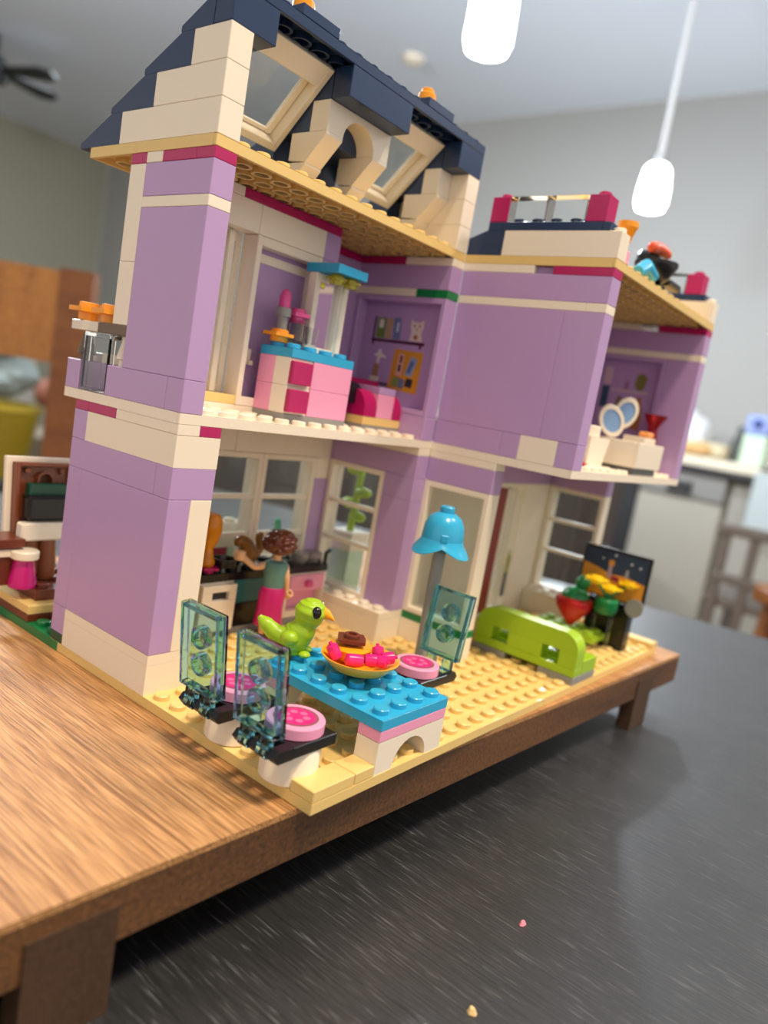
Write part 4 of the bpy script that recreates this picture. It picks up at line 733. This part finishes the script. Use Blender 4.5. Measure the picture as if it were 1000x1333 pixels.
t = thing('red_vase', 'clear red toy goblet standing behind the bathtub', 'vase', (30.0, 2.6, 10.8)); ob('glass', MB().lathe([(.55, 12.2), (.42, 12.6), (.3, 13.4), (.3, 13.7), (.6, 14.2), (.75, 14.45), (.65, 14.45), (.3, 13.9), (0, 13.8)], 30.0, 2.6, 18), TRED, t); ob('stand', MB().box(29.3, 2.0, 10.81, 30.7, 3.4, 12.2, .03), WHITE, t)
t = thing('orange_soap', 'small orange toy soap lying on the bathtub rim', 'soap', (27.6, 2.2, 12.95)); ob('bar', MB().box(27.1, 1.7, 12.95, 27.9, 2.4, 13.3, .1), mat('soap_orange', 'e89a58', .35), t)
# roof terrace toys
gr = thing('toy_grill', 'black toy barbecue grill on the roof terrace', 'grill', (24.3, 2.4, 20.4))
ob('foot', MB().cyl(24.3, 2.4, 20.6, 21.0, .7, 16), BLACK, gr); ob('bowl', MB().lathe([(.3, 21.0), (.8, 21.4), (1.15, 22.0), (1.15, 22.2), (.95, 22.2), (.6, 21.6), (0, 21.5)], 24.3, 2.4, 20), BLACK, gr); ob('lid', MB().box(24.2, 2.6, 22.1, 25.6, 3.6, 22.9, .2), BLACK, gr); ob('side_shelf', MB().box(25.5, 1.9, 21.3, 27.5, 2.6, 21.7, .1), BLACK, gr)
t = thing('toy_lobster', 'orange-red toy food piece on top of the black grill', 'food', (24.3, 2.4, 22.2)); ob('shell', skin([(23.3, 2.5, 22.75), (24.0, 2.5, 22.95), (24.8, 2.4, 22.95), (25.5, 2.2, 22.8)], [(0, 1), (1, 2), (2, 3)], [.3, .34, .34, .2], 2), CORAL, t)
t = thing('toy_bucket', 'cyan toy tool lying beside the grill on the terrace', 'toy', (21.5, 1.8, 20.4)); ob('body', MB().tube([(20.3, 1.7, 20.8), (21.2, 1.7, 21.3), (22.3, 1.6, 21.0)], [.3, .35, .25], 12), AZURE, t)
t = thing('pink_bead', 'tiny pink toy piece beside the white terrace wall', 'toy', (18, 1.5, 20.4)); ob('bead', MB().cyl(18, 1.6, 20.6, 21.2, .28, 14), PINK, t)
t = thing('toy_parasol', 'orange cone-shaped toy cup on a stand behind the white terrace wall', 'cup', (19.2, 2.2, 20.4)); ob('cone', MB().lathe([(.1, 21.4), (.42, 22.5), (.5, 22.6), (.5, 22.85), (.3, 22.9)], 19.2, 2.2, 16), ORANGE, t); ob('stand', MB().cyl(19.2, 2.2, 20.6, 21.5, .1, 8), TAN, t)
# balcony flowers
for x, y, z, l in ((.45, 16.5, 13.6, 'orange toy flower at the outer end of the balcony planter'), (.5, 14.9, 13.6, 'orange toy flower on the balcony planter beside the house wall')):
    t = thing('balcony_flower', l, 'flower', (x, y, z), 'orange balcony flowers'); flower(t, 'petals', x, y, z + .02, z + .75, ORANGE, 5, .8, .42)
# sofa
sf = thing('toy_sofa', 'lime green toy sofa with rounded back on grey feet', 'sofa', (20.5, 3, 0))
for a in (0, 4): brick(sf, 19, a, 0, 21.8, a + 2, .4, GREY, 'foot')
def rr(y0, y1, z0, z1, r): 
    return [(y0, z0), (y1, z0), (y1, z1 - r)] + [(y1 - r + r * math.cos(a), z1 - r + r * math.sin(a)) for a in [PI / 2 * i / 8 for i in range(1, 9)]] + [(y0 + r - r * math.sin(a), z1 - r + r * math.cos(a)) for a in [PI / 2 * i / 8 for i in range(0, 9)]]
P = rr(.02, 5.98, .41, 2.6, 1.15)
# back with two square holes: frame strips plus the outline
ob('back', MB().prism([p for p in rr(.02, 5.98, 1.62, 2.6, .97)], 19.0, 19.98, 'x').box(19, .02, .41, 19.98, 5.98, .84, .03).box(19, .02, .84, 19.98, 1.0, 1.62, .02).box(19, 2.0, .84, 19.98, 4.0, 1.62, .02).box(19, 5.0, .84, 19.98, 5.98, 1.62, .02), LIME, sf, ang=.4)
ob('seat', MB().box(20, .02, .41, 21.8, 5.98, 1.15, .03), LIME, sf)
for y in (1.5, 4.5): 
    t = thing('sofa_cushion', 'small dark red toy cushion seen through the sofa back, ' + ('end nearest the base edge' if y < 2 else 'end nearest the house'), 'cushion', (20.6, y, 1.15), 'cushions on the lime sofa'); ob('pad', MB().ell((20.5, y, 1.5), (.35, .42, .3), 12, 8), mat('cushion_red', '8a1f3a', .4), t)
# coffee table, fruit lamp, flowers, stand
cf = thing('toy_coffee_table', 'lime green studded toy coffee table behind the sofa', 'table', (27, 4, 0))
ob('tabletop', MB().plate(26, 2, 2, 4, .45, .85), mat('lime_satin', '9cc21f', .55), cf); ob('foot', MB().box(26.5, 2.5, .0, 27.5, 5.5, .45, .03), GREEN, cf)
st = thing('toy_radish', 'red toy fruit with green round top standing on the coffee table', 'fruit', (26.6, 4, 1.05)); SX, SY = 25.9, 3.55
ob('fruit', MB().lathe([(.12, 1.05), (.25, 1.2), (.5, 1.45), (1.0, 2.1), (1.15, 2.5), (1.1, 2.72), (.8, 2.85)], 26.5, 3.8, 28), RED, st); ob('green_top', MB().lathe([(.85, 2.8), (.8, 3.05), (.55, 3.35), (.2, 3.5)], 26.5, 3.8, 24), GREEN, st); ob('knob', MB().ell((26.75, 3.6, 3.75), (.45, .45, .45), 16, 10), GREEN, st)
pl = thing('clear_side_table', 'clear toy side table under the yellow flowers', 'table', (27.6, 1.6, 0)); 
mb = MB().box(26.6, 1.3, 2.15, 28.5, 2.6, 2.3, .03)
for x in (26.65, 28.3):
    for y in (1.35, 2.4): mb.box(x, y, .0, x + .15, y + .15, 2.15, .03)
ob('clear_frame', mb, CLEAR, pl)
fw = thing('toy_flower_pot', 'green toy flower pot with three yellow flowers in front of the screen', 'flowers', (27.1, 2.0, 2.3)); PXF, PYF = 27.0, 2.0
ob('pot', MB().lathe([(.55, 2.3), (.68, 2.5), (.7, 3.1), (.6, 3.25)], PXF, PYF, 20), GREEN, fw)
for (dx, dy, z) in ((0, 0, 3.9), (-1.0, .55, 4.4), (1.1, -.75, 4.25)):
    ob('stem', MB().tube([(PXF, PYF, 3.2), (PXF + dx * .95, PYF + dy * .95, z - .1)], .09, 8), GREEN, fw)
    flower(fw, 'blossom', PXF + dx, PYF + dy, z - .3, z + .15, YELLOW, 5, .78, .34, True)
tv = thing('toy_screen', 'black toy screen showing an orange desert under a starry sky', 'screen', (28.3, 2.3, 0))
ob('back_panel', MB().box(28.05, .2, 2.95, 28.35, 4.45, 6.02, .04), BLACK, tv); ob('stand', MB().box(28.1, .9, 0, 29.0, 3.6, 2.9, .05), BLACK, tv); ob('speaker_disc', MB().lathe([(.55, 27.85), (.55, 28.0)], .62, 2.9, 20, axis='x'), GREY, tv)
TXX = 28.035
scr = flat(tv, 'screen_print', rect(.35, 4.35, 4.3, 5.85), PR('1b3152'), TXX, 'night sky print'); flat(tv, 'screen_print', [(.35, 3.1), (4.3, 3.1), (4.3, 4.9), (3.4, 4.75), (2.6, 4.5), (1.5, 4.55), (.35, 4.35)], PR('d8912a'), TXX - .003, 'orange desert print')
for y, z in ((3.15, 5.35), (1.35, 5.4), (.8, 5.3), (2.4, 5.7)): flat(scr, 'star_print', [(y + (.1 if i % 2 == 0 else .05) * math.cos(i * PI / 4), z + (.1 if i % 2 == 0 else .05) * math.sin(i * PI / 4)) for i in range(8)], PR('c9d2dc'), TXX - .003)
for pts, c in (([(2.45, 4.3), (2.75, 4.3), (2.7, 5.0), (2.5, 5.0)], 'a08aa0'), ([(2.42, 5.0), (2.75, 5.0), (2.75, 5.35), (2.42, 5.35)], 'c9883a'), ([(1.4, 4.5), (1.65, 4.5), (1.6, 5.0), (1.45, 5.0)], '8a90a0'), ([(1.9, 4.1), (2.5, 4.15), (2.4, 4.45), (1.95, 4.4)], '8a2040')): flat(scr, 'figure_print', pts, PR(c), TXX - .006)
# hat lamp
hl = thing('toy_floor_lamp', 'toy floor lamp with a bright blue hat-shaped shade on a grey post', 'lamp', (12, 4.7, 0)); HX, HY = 12.0, 4.75
ob('base', MB().cyl(HX, HY, .2, .6, .9, 20), GREY, hl); ob('post', MB().cyl(HX, HY, .6, 6.2, .3, 16), GREY, hl)
hm = MB(); n = 40; prof = [(0.0, 8.05), (.4, 8.0), (.72, 7.8), (.91, 7.4), (.96, 6.95), (.97, 6.75)]
hm.lathe(prof[::-1] + [], HX, HY, n) 
ob('shade', hm, AZURE, hl); ob('top_knob', MB().cyl(HX, HY, 7.98, 8.3, .34, 18, .06), AZURE, hl)
vs = []; fs = []
for j, (r, dz) in enumerate(((.96, .02), (1.02, -.2), (1.14, -.42), (1.26, -.68), (1.2, -.73), (1.08, -.45), (.96, -.25), (.9, -.05))):
    for k in range(n):
        a = 2 * PI * k / n; lob = abs(math.cos(1.5 * (a - math.radians(217)) + PI / 2)); wv = .45 + .55 * lob
        rr_ = .96 + (r - .96) * (.6 + .75 * lob) if r > .96 else r
        vs.append((HX + rr_ * math.cos(a), HY + rr_ * math.sin(a), 6.78 + dz * (.42 + .62 * lob)))
J = 8
for j in range(J):
    for k in range(n): fs.append((j * n + k, j * n + (k + 1) % n, ((j + 1) % J) * n + (k + 1) % n, ((j + 1) % J) * n + k))
ob('brim', MB().add(vs, [f[::-1] for f in fs]), AZURE, hl, ang=1.2)
ob('buckle', MB().box(-.16, -.05, 0, .16, .05, .34, .04).tf(Matrix.Translation((HX - .96 * .78, HY - .96 * .62, 6.75)) @ Matrix.Rotation(math.radians(-51.5), 4, 'Z')), AZURE, hl)

# ================================================================== GARDEN BESIDE THE HOUSE
gd = thing('toy_garden', 'green toy garden plot with tan and brown paving left of the house', 'garden', (2, 20, -.4))
GRN = mat('garden_green_plastic', '2c9a52', .3)
ob('garden_plate', MB().plate(0, 16, 8, 10, -.4, 0), GREEN, gd); ob('garden_edge', MB().box(-.01, 15.3, -.405, .5, 16, -.005, .01), GREEN, gd)
brick(gd, 0, 18, 0, 2.4, 24, .35, BROWN, 'plate'); brick(gd, 0, 18, .35, 2.4, 20, .75, TAN, 'tile'); brick(gd, 0, 20, .35, 2.4, 26, .75, TAN, 'tile'); brick(gd, .6, 18.6, .75, 4, 24, 1.25, BROWN, 'plate', True)
tb2 = thing('toy_garden_bench', 'brown toy bench with cream-edged reclining back in the garden plot', 'bench', (1.3, 20, 1.25))
pn = MB().box(0, 0, 0, 2.9, .12, 3.6, .03)
for a in ((0, .12, 0, .2, .45, 3.6), (2.7, .12, 0, 2.9, .45, 3.6), (.2, .12, 3.4, 2.7, .45, 3.6), (.2, .12, 0, 2.7, .45, .2)): pn.box(*a, .03)
for x in (.55, 2.35):
    for z in (1.3, 3.1): pn.lathe([(.16, .12), (.16, .0)], 0, 0, 8) if False else None
for z in (2.4, 1.3): pn.lathe([(.42, .12), (.42, .42), (.32, .42), (.32, .12)], 1.45, z + .35, 16, axis='y')
# small pegs
for x in (.6, 2.3):
    for z in (1.85, 2.95): pn.cyl(x, z + .25, .12, .35, .14, 10, .02, 'y')
BM = Matrix.Translation((.25, 20.9, 3.2)) @ Matrix.Rotation(-.12, 4, 'X')
flip = Matrix.Diagonal((1, -1, 1, 1))
pn2 = MB(); pn2.add([(v[0], -v[1], v[2] if True else 0) for v in pn.v], [f[::-1] for f in pn.f])
ob('reclining_back', pn2.tf(BM), mat('bench_brown', '7a3f24', .3), tb2); ob('cream_edge', MB().box(-.25, .02, 0, 2.95, .32, 3.85, .04).tf(BM), WHITE, tb2)
ob('seat', MB().box(-1.2, 19.4, 3.1, .3, 21, 3.5, .04), BROWN, tb2); ob('seat_support', MB().box(-1.0, 19.6, 1.3, .2, 20.8, 3.1, .04), BROWN, tb2)
ob('dark_cushion', MB().box(.5, 19.9, 4.2, 2.7, 20.5, 5.4, .15), BLACK, tb2); ob('green_block', MB().box(.7, 20.3, 4.9, 2.9, 20.8, 5.9, .05), DGREEN, tb2)
ob('cream_bar', MB().box(.2, 19.7, 3.3, 2.6, 20.3, 4.15, .08), WHITE, tb2, label='cream bar with a slot')
for x in (.9, 1.8): ob('bench_leg', MB().lathe([(.5, 1.3), (.55, 1.8), (.42, 3.3)], x, 20.4, 14), MBROWN, tb2)
tcup = thing('toy_goblet', 'magenta cone-shaped toy cup with white lid in the garden plot', 'cup', (.35, 19.6, 1.25))
ob('cone', MB().lathe([(.6, 1.28), (.62, 1.45), (.42, 2.6)], .3, 19.4, 18), mat('goblet_magenta', 'c4167a', .25), tcup); ob('lid', MB().cyl(.3, 19.4, 2.6, 3.0, .62, 20, .05), WHITE, tcup); ob('tray', MB().box(-1.2, 19.5, 2.65, -.2, 20.6, 3.0, .04), WHITE, tcup)
